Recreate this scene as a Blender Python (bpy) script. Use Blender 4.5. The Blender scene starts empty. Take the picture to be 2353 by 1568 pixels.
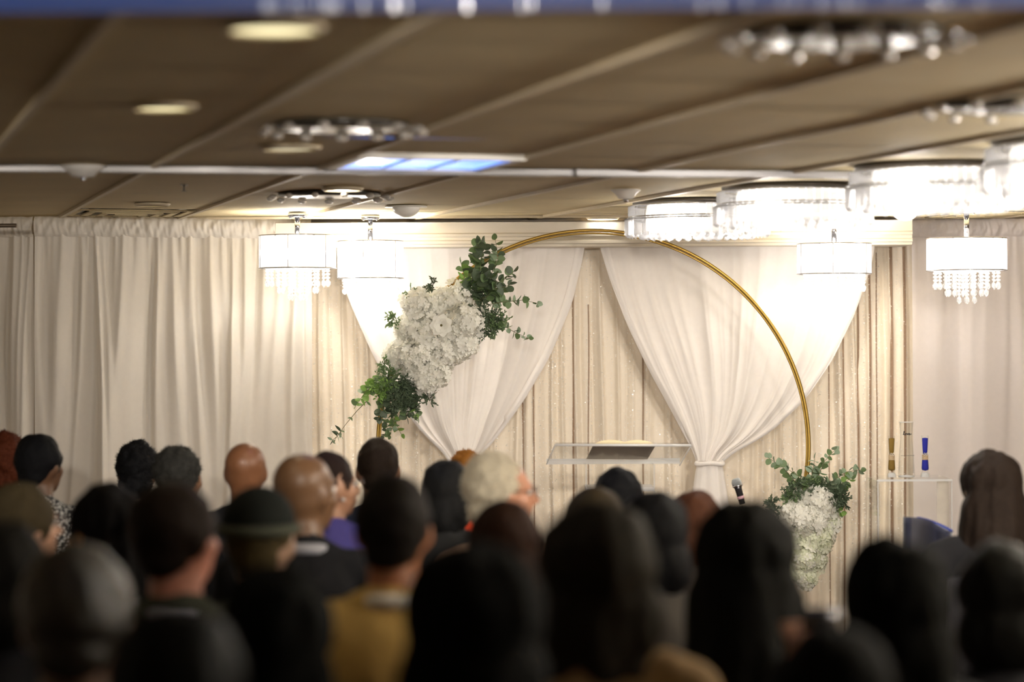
import bpy, bmesh, math, random
import numpy as np
from mathutils import Vector, Matrix, noise
C = bpy.context.scene.collection
PI = math.pi
random.seed(7)
# ------------------------------------------------------------------ camera
F = 5556.0; CX, CY = 1176.5, 784.0; CAMZ = 1.68; ROLL = 0.0052
CEIL = CAMZ + 0.65
cam = bpy.data.cameras.new('camera'); camo = bpy.data.objects.new('camera', cam); C.objects.link(camo)
cam.lens = 85.0; cam.sensor_width = 36.0; cam.clip_end = 100
ca, sa = math.cos(ROLL), math.sin(ROLL)
camo.matrix_world = Matrix(((ca, sa, 0, 0), (0, 0, -1, 0), (-sa, ca, 0, CAMZ), (0, 0, 0, 1)))
cam.dof.use_dof = True; cam.dof.focus_distance = 12.1; cam.dof.aperture_fstop = 1.5
bpy.context.scene.camera = camo
sc = bpy.context.scene
w = bpy.data.worlds.new('world'); sc.world = w; w.use_nodes = True
w.node_tree.nodes['Background'].inputs[0].default_value = (0.9, 0.8, 0.65, 1)
w.node_tree.nodes['Background'].inputs[1].default_value = 0.02
sc.view_settings.view_transform = 'Standard'; sc.view_settings.look = 'None'
sc.view_settings.gamma = 1; sc.view_settings.use_curve_mapping = False
sc.view_settings.exposure = 1.55
sc.cycles.max_bounces = 8; sc.cycles.transparent_max_bounces = 24
sc.cycles.caustics_reflective = False; sc.cycles.caustics_refractive = False
sc.cycles.sample_clamp_indirect = 4.0
PEND_POWER = 12.0       # each pendant bulb cluster, W
FLUSH_POWER = 12.0      # each lit crystal drum, W


def P(px, py, Y):
    """point seen at pixel (px, py) standing at depth Y"""
    u, v = px - CX, CY - py
    return Vector(((u * ca + v * sa) * Y / F, Y, CAMZ + (-u * sa + v * ca) * Y / F))


def CP(px, py, h=None):
    """point of the horizontal plane z = h seen at that pixel"""
    h = CEIL if h is None else h
    u, v = px - CX, CY - py
    zz = -u * sa + v * ca
    return P(px, py, (h - CAMZ) * F / zz)


# ------------------------------------------------------------------ materials
_M = {}


def mat(name, col=(.5, .5, .5), rough=.6, metal=0.0, var=0.12, scale=20.0, bump=0.0, bscale=60.0, emit=None, estr=0.0,
        transp=0.0, translucent=0.0, spec=0.5, coat=0.0, sheen=0.0):
    if name in _M: return _M[name]
    m = bpy.data.materials.new(name); m.use_nodes = True; _M[name] = m
    nt = m.node_tree; N = nt.nodes; L = nt.links
    for n in list(N): N.remove(n)
    out = N.new('ShaderNodeOutputMaterial')
    b = N.new('ShaderNodeBsdfPrincipled')
    b.inputs['Roughness'].default_value = rough; b.inputs['Metallic'].default_value = metal
    b.inputs['Specular IOR Level'].default_value = spec
    b.inputs['Coat Weight'].default_value = coat
    b.inputs['Sheen Weight'].default_value = sheen
    tc = N.new('ShaderNodeTexCoord'); nz = N.new('ShaderNodeTexNoise')
    nz.inputs['Scale'].default_value = scale; nz.inputs['Detail'].default_value = 4
    L.new(tc.outputs['Object'], nz.inputs['Vector'])
    mx = N.new('ShaderNodeMix'); mx.data_type = 'RGBA'
    c1 = tuple(max(0, c * (1 - var)) for c in col) + (1,); c2 = tuple(min(1, c * (1 + var)) for c in col) + (1,)
    mx.inputs[6].default_value = c1; mx.inputs[7].default_value = c2
    L.new(nz.outputs['Fac'], mx.inputs[0]); L.new(mx.outputs[2], b.inputs['Base Color'])
    if bump:
        nb = N.new('ShaderNodeTexNoise'); nb.inputs['Scale'].default_value = bscale; nb.inputs['Detail'].default_value = 5
        L.new(tc.outputs['Object'], nb.inputs['Vector'])
        bp = N.new('ShaderNodeBump'); bp.inputs['Strength'].default_value = bump; bp.inputs['Distance'].default_value = .01
        L.new(nb.outputs['Fac'], bp.inputs['Height']); L.new(bp.outputs[0], b.inputs['Normal'])
    if emit:
        b.inputs['Emission Color'].default_value = tuple(emit) + (1,); b.inputs['Emission Strength'].default_value = estr
    sh = b.outputs[0]
    if translucent:
        t = N.new('ShaderNodeBsdfTranslucent'); L.new(mx.outputs[2], t.inputs[0])
        ms = N.new('ShaderNodeMixShader'); ms.inputs[0].default_value = translucent
        L.new(sh, ms.inputs[1]); L.new(t.outputs[0], ms.inputs[2]); sh = ms.outputs[0]
    if transp:
        t = N.new('ShaderNodeBsdfTransparent')
        ms = N.new('ShaderNodeMixShader'); ms.inputs[0].default_value = transp
        L.new(sh, ms.inputs[1]); L.new(t.outputs[0], ms.inputs[2]); sh = ms.outputs[0]
    L.new(sh, out.inputs[0])
    return m


# ------------------------------------------------------------------ mesh builder
class MB:
    def __init__(s): s.v = []; s.f = []; s.sm = True

    def add(s, vs, fs):
        o = len(s.v); s.v += [tuple(v) for v in vs]; s.f += [tuple(i + o for i in f) for f in fs]; return s

    def box(s, c, d, R=None):
        x, y, z = (k / 2 for k in d); c = Vector(c)
        vs = [Vector((a, b, e)) for a in (-x, x) for b in (-y, y) for e in (-z, z)]
        if R is not None: vs = [R @ v for v in vs]
        return s.add([v + c for v in vs], [(0, 1, 3, 2), (4, 6, 7, 5), (0, 4, 5, 1), (2, 3, 7, 6), (0, 2, 6, 4), (1, 5, 7, 3)])

    def lathe(s, prof, c=(0, 0, 0), n=32, sx=1, sy=1):
        c = Vector(c); vs = []; fs = []
        for r, z in prof:
            for k in range(n):
                a = 2 * PI * k / n; vs.append(c + Vector((r * math.cos(a) * sx, r * math.sin(a) * sy, z)))
        for i in range(len(prof) - 1):
            for k in range(n):
                k2 = (k + 1) % n
                fs.append((i * n + k, i * n + k2, (i + 1) * n + k2, (i + 1) * n + k))
        if prof[0][0] > 1e-6: fs.append(tuple(reversed(range(n))))
        if prof[-1][0] > 1e-6: fs.append(tuple((len(prof) - 1) * n + k for k in range(n)))
        return s.add(vs, fs)

    def ell(s, c, r, R=None, nu=14, nv=9):
        if not hasattr(r, '__len__'): r = (r, r, r)
        c = Vector(c); vs = [Vector((0, 0, r[2]))]
        for i in range(1, nv):
            t = PI * i / nv
            for k in range(nu):
                a = 2 * PI * k / nu
                vs.append(Vector((r[0] * math.sin(t) * math.cos(a), r[1] * math.sin(t) * math.sin(a), r[2] * math.cos(t))))
        vs.append(Vector((0, 0, -r[2])))
        if R is not None: vs = [R @ v for v in vs]
        fs = [(0, 1 + k, 1 + (k + 1) % nu) for k in range(nu)]
        for i in range(nv - 2):
            for k in range(nu):
                a = 1 + i * nu; b = a + nu; k2 = (k + 1) % nu
                fs.append((a + k, b + k, b + k2, a + k2))
        a = 1 + (nv - 2) * nu; e = len(vs) - 1
        fs += [(a + k, e, a + (k + 1) % nu) for k in range(nu)]
        return s.add([v + c for v in vs], fs)

    def tube(s, pts, rs, n=8, closed=False, flat=1.0):
        pts = [Vector(p) for p in pts]; m = len(pts)
        if not hasattr(rs, '__len__'): rs = [rs] * m
        vs = []; fs = []; up = None
        for i, p in enumerate(pts):
            if closed: t = pts[(i + 1) % m] - pts[i - 1]
            else: t = pts[min(i + 1, m - 1)] - pts[max(i - 1, 0)]
            if t.length < 1e-9: t = Vector((0, 0, 1))
            t.normalize()
            if up is None:
                up = Vector((0, 0, 1)) if abs(t.z) < .9 else Vector((0, 1, 0))
            a = t.cross(up)
            if a.length < 1e-6: a = t.orthogonal()
            a.normalize(); b = a.cross(t).normalized(); up = b
            for k in range(n):
                q = 2 * PI * k / n
                vs.append(p + (a * math.cos(q) + b * math.sin(q) * flat) * rs[i])
        for i in range(m if closed else m - 1):
            j = (i + 1) % m
            for k in range(n):
                k2 = (k + 1) % n
                fs.append((i * n + k, i * n + k2, j * n + k2, j * n + k))
        if not closed:
            fs.append(tuple(reversed(range(n)))); fs.append(tuple((m - 1) * n + k for k in range(n)))
        return s.add(vs, fs)

    def cap(s, p0, r0, p1, r1, n=10):
        s.tube([p0, p1], [r0, r1], n); s.ell(p0, r0, nu=10, nv=6); s.ell(p1, r1, nu=10, nv=6); return s

    def mesh(s, name, m=None):
        me = bpy.data.meshes.new(name); me.from_pydata(s.v, [], s.f); me.update()
        if m: me.materials.append(m)
        if s.sm: me.polygons.foreach_set('use_smooth', [True] * len(me.polygons))
        return me

    def build(s, name, m, parent=None, smooth=True, loc=None, fix=False):
        s.sm = smooth
        me = s.mesh(name, m)
        if fix:
            bm = bmesh.new(); bm.from_mesh(me); bmesh.ops.recalc_face_normals(bm, faces=bm.faces); bm.to_mesh(me); bm.free()
        o = bpy.data.objects.new(name, me); C.objects.link(o)
        if parent: o.parent = parent
        if loc is not None: o.location = loc
        return o


def tag(o, label=None, cat=None, group=None, kind=None):
    if label: o['label'] = label
    if cat: o['category'] = cat
    if group: o['group'] = group
    if kind: o['kind'] = kind
    return o


def empty(name, loc=(0, 0, 0), rz=0, label=None, cat=None, group=None, kind=None):
    o = bpy.data.objects.new(name, None); C.objects.link(o); o.location = loc; o.rotation_euler = (0, 0, rz)
    o.empty_display_size = .1
    return tag(o, label, cat, group, kind)


def inst(name, me, parent=None, loc=(0, 0, 0), rot=(0, 0, 0), scale=None, R=None):
    o = bpy.data.objects.new(name, me); C.objects.link(o)
    if parent: o.parent = parent
    if R is not None: o.matrix_basis = Matrix.Translation(loc) @ R.to_4x4() @ Matrix.Diagonal(tuple(scale if scale else (1, 1, 1)) + (1,))
    else:
        o.location = loc; o.rotation_euler = rot
        if scale: o.scale = scale
    return o


def structure(o): o['kind'] = 'structure'; return o


def remesh(mb, voxel, name, m, parent, disp=0.0, dscale=20.0, smooth=3, zs=1.0):
    me = mb.mesh('tmp'); t = bpy.data.objects.new('tmp', me); C.objects.link(t)
    r = t.modifiers.new('r', 'REMESH'); r.mode = 'VOXEL'; r.voxel_size = voxel; r.use_smooth_shade = True
    if smooth:
        q = t.modifiers.new('s', 'SMOOTH'); q.iterations = smooth; q.factor = .5
    dg = bpy.context.evaluated_depsgraph_get()
    n = bpy.data.meshes.new_from_object(t.evaluated_get(dg))
    bpy.data.objects.remove(t); bpy.data.meshes.remove(me)
    n.name = name; n.materials.clear(); n.materials.append(m)
    if disp:
        off = Vector((random.random() * 50, random.random() * 50, 0))
        nrm = [v.normal.copy() for v in n.vertices]
        for v, nn in zip(n.vertices, nrm):
            v.co += nn * disp * (noise.fractal(Vector((v.co.x * dscale, v.co.y * dscale, v.co.z * dscale * zs)) + off, 1.0, 2.0, 3) + .45)
    n.polygons.foreach_set('use_smooth', [True] * len(n.polygons)); n.update()
    o = bpy.data.objects.new(name, n); C.objects.link(o)
    if parent: o.parent = parent
    return o


# ------------------------------------------------------------------ setting: walls, floor
WALLM = mat('warm_plaster', (.62, .54, .43), .8, var=.04, bump=.1)
CARPET = mat('dark_patterned_carpet', (.09, .06, .05), .95, var=.5, scale=9, bump=.3, bscale=200)
XL, XR, YB, YN = -4.4, 4.8, 13.3, -2.0
structure(MB().box(((XL + XR) / 2, (YB + YN) / 2, -.05), (XR - XL, YB - YN, .1)).build('floor', CARPET, smooth=False))
structure(MB().box(((XL + XR) / 2, YB + .05, 1.25), (XR - XL + .2, .1, 2.5)).build('wall_back', WALLM, smooth=False))
structure(MB().box((XL - .05, (YB + YN) / 2, 1.25), (.1, YB - YN, 2.5)).build('wall_left', WALLM, smooth=False))
structure(MB().box((XR + .05, (YB + YN) / 2, 1.25), (.1, YB - YN, 2.5)).build('wall_right', WALLM, smooth=False))
structure(MB().box(((XL + XR) / 2, YN - .05, 1.25), (XR - XL + .2, .1, 2.5)).build('wall_rear', WALLM, smooth=False))

# ------------------------------------------------------------------ ceiling: tiles laid in a metal grid
TILE = mat('tan_ceiling_tile', (.64, .53, .31), .75, var=.10, scale=3.0, bump=.25, bscale=5.0)
BAR = mat('ceiling_grid_metal', (.62, .53, .38), .5, metal=.1, var=.1, scale=14)
ceil = structure(empty('ceiling', (0, 0, CEIL)))
MB().box(((XL + XR) / 2, (YB + YN) / 2, .12), (XR - XL, YB - YN, .1)).build('slab', WALLM, ceil, smooth=False)
D = Vector((-1581, F, 0)).normalized(); Nn = Vector((F, 1581, 0)).normalized()
ANG = math.atan2(Nn.y, Nn.x)
p3 = CP(724, 388); T = .61
off0 = (p3.dot(Nn)) % T
rec_c = (CP(825, 350) + CP(1178, 360) + CP(740, 382) + CP(1080, 388)) / 4
ri = math.floor((rec_c.dot(Nn) - off0) / T)
row0 = (rec_c.dot(D) - T / 2) % T
rj = math.floor((rec_c.dot(D) - row0) / T)
dif_c = CP(305, 482)
di, dj = math.floor((dif_c.dot(Nn) - off0) / T), math.floor((dif_c.dot(D) - row0) / T)
dif2_c = CP(2230, 489)
d2i, d2j = math.floor((dif2_c.dot(Nn) - off0) / T), math.floor((dif2_c.dot(D) - row0) / T)


def cell(i, j, z=0.0):
    return Nn * (off0 + (i + .5) * T) + D * (row0 + (j + .5) * T) + Vector((0, 0, z))


tm = MB()
nt_ = 6; vs = []
for a in range(nt_ + 1):
    for b in range(nt_ + 1):
        x = (a / nt_ - .5) * (T - .012); y = (b / nt_ - .5) * (T - .012)
        sag = -.0015 * (1 - (2 * a / nt_ - 1) ** 2) * (1 - (2 * b / nt_ - 1) ** 2)
        vs.append((x, y, sag))
fs = [(a * 7 + b, a * 7 + b + 1, (a + 1) * 7 + b + 1, (a + 1) * 7 + b) for a in range(6) for b in range(6)]
tm.add(vs, fs); tmesh = tm.mesh('ceiling_tile', TILE)
rnd = random.Random(3)
tiles = []
for i in range(-30, 31):
    for j in range(-10, 40):
        c = cell(i, j)
        if (i, j) in ((ri, rj), (di, dj), (d2i, d2j)): continue
        if not (XL + .25 < c.x < XR - .25 and YN + .2 < c.y < YB - .3): continue
        tiles.append((i, j, c))
vis = [t for t in tiles if 4.0 < t[2].y < 13.0 and abs(t[2].x) < t[2].y * .2118 + .9]
vset = {(t[0], t[1]) for t in vis}
for i, j, c in vis:
    o = inst('ceiling_tile', tmesh, ceil, (c.x, c.y, .004 + rnd.uniform(-.001, .001)), (rnd.gauss(0, .0012), rnd.gauss(0, .0012), ANG))
rest = MB()
for i, j, c in tiles:
    if (i, j) in vset: continue
    rest.box((c.x, c.y, .01), (T - .006, T - .006, .01), Matrix.Rotation(ANG, 3, 'Z'))
tag(rest.build('outer_tiles', TILE, ceil, smooth=False), kind='stuff')
rmZ = Matrix.Rotation(ANG, 3, 'Z')
barm = MB().box((0, 0, 0), (.022, 16, .014)); barmesh = barm.mesh('main_runner', BAR); barmesh.polygons.foreach_set('use_smooth', [False] * 6)


def clipline(p, d):
    t0, t1 = -1e9, 1e9
    for a, lo, hi in ((0, XL, XR), (1, YN, YB)):
        if abs(d[a]) < 1e-9: continue
        q0, q1 = (lo - p[a]) / d[a], (hi - p[a]) / d[a]
        t0 = max(t0, min(q0, q1)); t1 = min(t1, max(q0, q1))
    return t0, t1


for i in range(-12, 16):
    p = Nn * (off0 + i * T)
    t0, t1 = clipline(p, D)
    if t1 - t0 < .5: continue
    c = p + D * (t0 + t1) / 2; L_ = t1 - t0
    if not (-4 < p.dot(Nn) < 9): continue
    b = MB().box((0, 0, 0), (.022, L_, .014), rmZ).build('main_runner', BAR, ceil, smooth=False, loc=(c.x, c.y, -.003))
for j in range(0, 40):
    p = D * (row0 + j * T)
    t0, t1 = clipline(p, Nn)
    if t1 - t0 < .5: continue
    c = p + Nn * (t0 + t1) / 2
    if c.y < 3.5: continue
    MB().box((0, 0, 0), (t1 - t0, .018, .005), rmZ).build('cross_runner', TILE, ceil, smooth=False, loc=(c.x, c.y, .0078))

# ------------------------------------------------------------------ cornice, wall angle above it
CREAM = mat('cream_painted_wood', (.72, .66, .56), .55, var=.03)
DARKM = mat('dark_metal_angle', (.10, .085, .07), .4, metal=.5)
YC = 12.65
pa, pb = P(633, 511, YC), P(2096, 508, YC)
zt, zb = (pa.z + pb.z) / 2, CAMZ + (784 - 567) * YC / F
cor = MB()
hh = zt - zb
prof = [(0, zb), (.0, zb + .012), (-.012, zb + .016), (-.012, zb + .03), (-.004, zb + .034), (-.004, zb + hh * .38), (-.014, zb + hh * .42),
        (-.014, zb + hh * .52), (-.006, zb + hh * .56), (-.006, zb + hh * .97), (-.012, zb + hh), (.30, zb + hh), (.30, zb)]
xs = [pa.x, pb.x]
n = len(prof)
cor.add([(x, YC + a, z) for x in xs for a, z in prof], [(k, (k + 1) % n, n + (k + 1) % n, n + k) for k in range(n)] + [tuple(range(n)), tuple(reversed(range(n, 2 * n)))])
structure(cor.build('trim_1', CREAM, smooth=False, fix=True))
structure(MB().box(((pa.x + pb.x) / 2, YC + .17, CEIL - .006), (pb.x - pa.x + .4, .02, .02)).build('trim_2', mat('brown_edge_trim', (.28, .23, .17), .5), smooth=False))  # brown ceiling edge trim above the cornice
structure(MB().box((0, YC - .08, CEIL - .004), (4.2, .03, .012)).build('trim_3', BAR, smooth=False))

# ------------------------------------------------------------------ draperies
SHEER = mat('ivory_sheer_voile', (.83, .78, .71), .85, var=.03, scale=40, translucent=.35, sheen=.2, bump=.03, bscale=300)
SHEERW = mat('white_chiffon', (.95, .91, .88), .85, var=.03, scale=40, translucent=.22, transp=.05, sheen=.2)
SHEERR = mat('pinkish_white_voile', (.93, .87, .85), .85, var=.03, scale=40, translucent=.35, sheen=.2)
CHAMP = mat('champagne_satin', (.86, .765, .63), .5, var=.06, scale=30, sheen=.2, bump=.05, bscale=250)
BROWNSEQ = mat('rose_gold_sequin_tape', (.42, .29, .20), .35, metal=.5, var=.5, scale=220, bump=.6, bscale=300)


def make_ridges(x0, x1, n, seed, drift=.03, amp=(.015, .05), wid=(.012, .045)):
    r = random.Random(seed)
    return [(x0 + (x1 - x0) * (i + r.uniform(.05, .95)) / n, r.uniform(-drift, drift), r.uniform(*wid), r.uniform(*amp) * r.choice((1, 1, 1, -.6))) for i in range(n)]


def drape_mesh(x0, x1, yf, ztop, zbot, ridges, nx, nz, gather=.012, seed=1, m=None, taper=1.0):
    r = random.Random(seed)
    X = np.linspace(x0, x1, nx); Z = np.linspace(ztop, zbot, nz)
    vs = []
    ph = [(r.uniform(60, 220), r.uniform(0, 6.3), r.uniform(.3, 1)) for _ in range(6)]
    for z in Z:
        h = ztop - z
        y = np.array([yf(x) for x in X])
        for c, d, wdt, a in ridges:
            ww = wdt * (.55 + min(1.2, h * .9) * taper)
            aa = a * (.45 + min(.75, h * 1.5))
            u = (X - c - d * h - .008 * math.sin(h * 3 + c * 9)) / ww
            y = y - aa * np.exp(-u * u * (1 + .6 * np.tanh(u * 2 * (1 if d > 0 else -1))))
        g = sum(k * np.sin(X * f_ + p_ + .6 * np.sin(X * 17)) for f_, p_, k in ph) / 3
        y = y - g * gather * math.exp(-h / .14)
        vs += [(x, yy, z) for x, yy in zip(X, y)]
    fs = [(i * nx + k, i * nx + k + 1, (i + 1) * nx + k + 1, (i + 1) * nx + k) for i in range(nz - 1) for k in range(nx - 1)]
    return vs, fs


def header_mesh(x0, x1, yf, ztop, zbot, nx, seed):
    """shirred rod pocket: a puffed band with slanting wrinkles"""
    r = random.Random(seed); vs = []; nz = 12
    for i in range(nz):
        t = i / (nz - 1)
        for k in range(nx):
            x = x0 + (x1 - x0) * k / (nx - 1)
            puff = .03 * math.sin(PI * min(1, t * 1.02)) ** .6
            w_ = noise.noise(Vector((x * 38 + t * 1.6, t * 1.2, seed))) + .6 * noise.noise(Vector((x * 80 - t * 1.2, t, seed + 5)))
            z = ztop + (zbot - ztop) * t + .006 * noise.noise(Vector((x * 25, 3, seed))) * (1 if t < .5 else .3)
            vs.append((x, yf(x) - .012 - puff - w_ * .011 * (.5 + math.sin(PI * t)), z))
    fs = [(i * nx + k, i * nx + k + 1, (i + 1) * nx + k + 1, (i + 1) * nx + k) for i in range(nz - 1) for k in range(nx - 1)]
    return vs, fs


def curtain(x0, x1, yf, ytop, yhead, nr, seed, m, label, name='curtain', extend=0, gather=.012, drift=.03, amp=(.015, .05), wid=(.012, .045)):
    yc = yf((x0 + x1) / 2)
    zt_ = ytop; zh = yhead
    root = empty(name, ((x0 + x1) / 2, yc, 0), 0, label, 'curtain')
    inv = Vector(root.location)
    v, f = drape_mesh(x0, x1, yf, zh + .01, .02, make_ridges(x0, x1, nr, seed, drift, amp, wid), int((x1 - x0) / .006) + 2, 46, gather, seed)
    b = MB(); b.add([Vector(q) - inv for q in v], f); b.build('drape_panel', m, root)
    v, f = header_mesh(x0, x1, yf, zt_, zh - .003, int((x1 - x0) / .006) + 2, seed)
    b = MB(); b.add([Vector(q) - inv for q in v], f); b.build('ruffled_header', m, root)
    return root


xl0 = P(-110, 540, 12.3).x; xl1 = P(77, 540, 12.3).x; xl2 = P(714, 540, 12.7).x
yl = lambda x: 12.30 + (x - xl1) / (xl2 - xl1) * .45 if x > xl1 else 12.30 + (xl1 - x) * .1
curtain(xl0, xl1, yl, CAMZ + .645, CAMZ + .545, 10, 11, SHEER, 'ivory sheer curtain panel at the far left edge, left of the dark gap', amp=(.02, .05))
curtain(xl1 + .008, xl2, yl, CAMZ + .648, CAMZ + .547, 26, 21, SHEER, 'wide ivory sheer curtain with a ruffled header left of the pendant lamps', drift=.045, amp=(.02, .055), wid=(.012, .05))
xr0 = P(2093, 540, 12.95).x; xr1 = P(2480, 540, 12.8).x
yr = lambda x: 12.93
curtain(xr0, xr1, yr, CAMZ + .640, CAMZ + .548, 11, 31, SHEERR, 'pinkish white sheer curtain at the right end behind the rightmost pendant', drift=.05, wid=(.02, .06), amp=(.006, .022))

# champagne backdrop with sequins
YD = 13.08
bx0, bx1 = P(700, 600, YD).x, P(2100, 600, YD).x
zc = zb + .03
back = empty('sequin_backdrop', ((bx0 + bx1) / 2, YD, 0), 0, 'champagne backdrop drape with vertical sequin stripes below the cream cornice', 'drapery')
rd = make_ridges(bx0, bx1, 62, 41, .008, (.006, .028), (.006, .02))
bl = Vector(back.location)
v, f = drape_mesh(bx0, bx1, lambda x: YD, zc, .02, rd, 620, 40, .004, 5, taper=.25)
b = MB(); b.add([Vector(q) - bl for q in v], f); b.build('satin_drape', CHAMP, back)
BV = np.array(v).reshape(40, 620, 3)


def bsurf(x, z):
    k = min(619, max(0, (x - bx0) / (bx1 - bx0) * 619)); i = min(38.99, max(0, (zc - z) / (zc - .02) * 39))
    return BV[int(i), int(k), 1]


SEQ = mat('silver_gold_sequin', (1, .96, .88), .3, metal=.15, spec=1.0, var=.1)
rs = random.Random(99); sq = MB()
cols = [rs.uniform(bx0 + .02, bx1 - .02) for _ in range(130)]
for x in cols:
    z = zc; dens = rs.choice((.02, .03, .05))
    while z > .35:
        z -= rs.uniform(.3, 1.7) * dens
        xx = x + rs.gauss(0, .003); y = bsurf(xx, z) - .006
        s_ = rs.uniform(.002, .0042)
        nrm = Vector((rs.gauss(0, .5), -1, rs.gauss(0, .5))).normalized(); a = nrm.orthogonal().normalized(); q = nrm.cross(a)
        c = Vector((xx, y, z)) - bl
        sq.add([c + a * s_, c + q * s_, c - a * s_, c - q * s_], [(0, 1, 2, 3)])
for _ in range(9000):
    x, z = rs.uniform(bx0 + .02, bx1 - .02), rs.uniform(.35, zc)
    s_ = rs.uniform(.0015, .0032); nrm = Vector((rs.gauss(0, .5), -1, rs.gauss(0, .5))).normalized(); a = nrm.orthogonal().normalized(); q = nrm.cross(a)
    c = Vector((x, bsurf(x, z) - .005, z)) - bl
    sq.add([c + a * s_, c + q * s_, c - a * s_, c - q * s_], [(0, 1, 2, 3)])
tag(sq.build('sequins', SEQ, back, smooth=False), kind='stuff')
for px, wpx, y1 in ((1201, 4, 900), (1318, 5, 600), (1478, 4, 760), (1938, 4, 640), (1972, 5, 620), (1998, 6, 600), (2015, 3, 580), (2047, 8, 566), (2078, 6, 566), (1352, 3, 700), (1226, 3, 860), (1905, 3, 800)):
    x = P(px, 900, YD).x; zz = P(px, y1, YD).z; wd = wpx / 430
    tb = MB(); nz = 30; vs = []
    for i in range(nz):
        z = zz + (.1 - zz) * i / (nz - 1)
        xx = x + .006 * noise.noise(Vector((z * 1.5, px, 0)))
        y = bsurf(xx, z) - .004
        vs += [(xx - wd / 2 - bl.x, y - bl.y + .004, z), (xx - bl.x, y - bl.y - .006, z), (xx + wd / 2 - bl.x, y - bl.y + .004, z)]
    tb.add(vs, [(i * 3 + k, i * 3 + k + 1, i * 3 + k + 4, i * 3 + k + 3) for i in range(nz - 1) for k in (0, 1)])
    tb.build('sequin_stripe', BROWNSEQ, back)


def lerp_poly(poly, y):
    if y <= poly[0][1]: return poly[0][0]
    for (x0, y0), (x1, y1) in zip(poly, poly[1:]):
        if y <= y1: return x0 + (x1 - x0) * (y - y0) / (y1 - y0)
    return poly[-1][0]


def smooth_poly(poly, y, w_=18):
    return sum(lerp_poly(poly, y + k * w_) for k in (-1, 0, 1)) / 3


def swag(label, left, right, ytop, yg, seed, tail, Y0=12.86):
    r = random.Random(seed)
    gx = (left[-1][0] + right[-1][0]) / 2
    root = empty('swag_curtain', P(gx, yg, Y0), 0, label, 'curtain')
    org = Vector(root.location)
    nx, nz = 240, 60; vs = []
    waves = [(k + r.uniform(-.3, .3), r.uniform(0, 6.3), r.uniform(.5, 1) / (1 + .12 * k)) for k in (2, 4, 6, 8, 11, 14, 19, 25)]
    for i in range(nz):
        t = i / (nz - 1); py = ytop + (yg - ytop) * t
        xa, xb = smooth_poly(left, py), smooth_poly(right, py)
        wd = (xb - xa) / 430
        for k in range(nx):
            s_ = k / (nx - 1)
            ss = s_ + .015 * math.sin(s_ * 9 + t * 3)
            px = xa + (xb - xa) * s_
            d = 0
            for kk, p_, a in waves:
                q = 1 - abs(math.sin(PI * kk * ss * .5 + p_ + .5 * t * math.sin(kk)))
                d += a * (q ** 1.5) * (1 if kk < 10 else .6)
            amp = .024 + .022 * (1 - abs(2 * t - 1))
            belly = .05 * t * math.sin(PI * s_)
            vs.append(P(px, py, Y0 - d * amp - belly - .012 * (1 - abs(2 * s_ - 1)) * t) - org)
    b = MB(); b.add(vs, [(i * nx + k, i * nx + k + 1, (i + 1) * nx + k + 1, (i + 1) * nx + k) for i in range(nz - 1) for k in range(nx - 1)])
    b.build('gathered_panel', SHEERW, root)
    # shirred top hem
    # folded outer edges of the sheer
    for poly, sgn in ((left, 1), (right, -1)):
        pts = []; n_ = 40
        e = MB(); vs = []
        for i in range(n_):
            py = ytop + (yg - ytop) * i / (n_ - 1); px = smooth_poly(poly, py)
            vs += [P(px, py, Y0 - .02) - org, P(px + sgn * 9, py, Y0 - .045) - org, P(px + sgn * (20 if i < n_ * .8 else 8), py, Y0 - .02) - org]
        e.add(vs, [(i * 3 + k, i * 3 + k + 1, i * 3 + k + 4, i * 3 + k + 3) for i in range(n_ - 1) for k in (0, 1)])
        e.build('edge_fold', SHEERW, root)
    # tie
    w0 = (right[-1][0] - left[-1][0]) / 2 / 432
    b = MB(); b.tube([Vector((w0 * 1.15 * math.cos(a), .045 * math.sin(a) - .06, -.01 + .004 * math.sin(3 * a))) for a in np.linspace(0, 2 * PI, 24, endpoint=False)], .012, 8, closed=True)
    b.build('tie_band', SHEERW, root)
    # tail
    tp, tw, ty = tail; nx, nz = 90, 24; vs = []
    for i in range(nz):
        t = i / (nz - 1); py = yg + (ty - yg) * t
        hw = (w0 * 432) * (1 - t) + tw * t ** .8 * 1.0
        for k in range(nx + 1):
            a = 2 * PI * k / nx
            rr = 1 + .22 * math.sin(a * 5 + 1) * min(1, t * 2 + .3) + .08 * math.sin(a * 11)
            q = P(tp * t + gx * (1 - t), py, Y0) - org
            vs.append(q + Vector((math.cos(a) * hw / 432, -.05 + math.sin(a) * (.045 + .03 * t) * rr, 0)))
    b = MB(); b.add(vs, [(i * (nx + 1) + k, i * (nx + 1) + k + 1, (i + 1) * (nx + 1) + k + 1, (i + 1) * (nx + 1) + k) for i in range(nz - 1) for k in range(nx)])
    b.build('tail', SHEERW, root)
    return root


swag('white chiffon swag gathered low behind the large flower cluster of the hoop',
     [(770, 560), (782, 640), (812, 715), (858, 820), (905, 900), (958, 985), (1035, 1058)],
     [(1345, 560), (1338, 600), (1314, 700), (1264, 820), (1205, 920), (1140, 1010), (1095, 1058)], 560, 1060, 5, (1065, 50, 1300))
swag('white chiffon swag gathered right of the clear lectern inside the gold hoop',
     [(1376, 560), (1400, 640), (1440, 745), (1490, 850), (1545, 950), (1602, 1058)],
     [(2012, 560), (2000, 620), (1965, 720), (1912, 830), (1850, 920), (1765, 1000), (1655, 1058)], 560, 1060, 6, (1632, 58, 1330))

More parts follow.
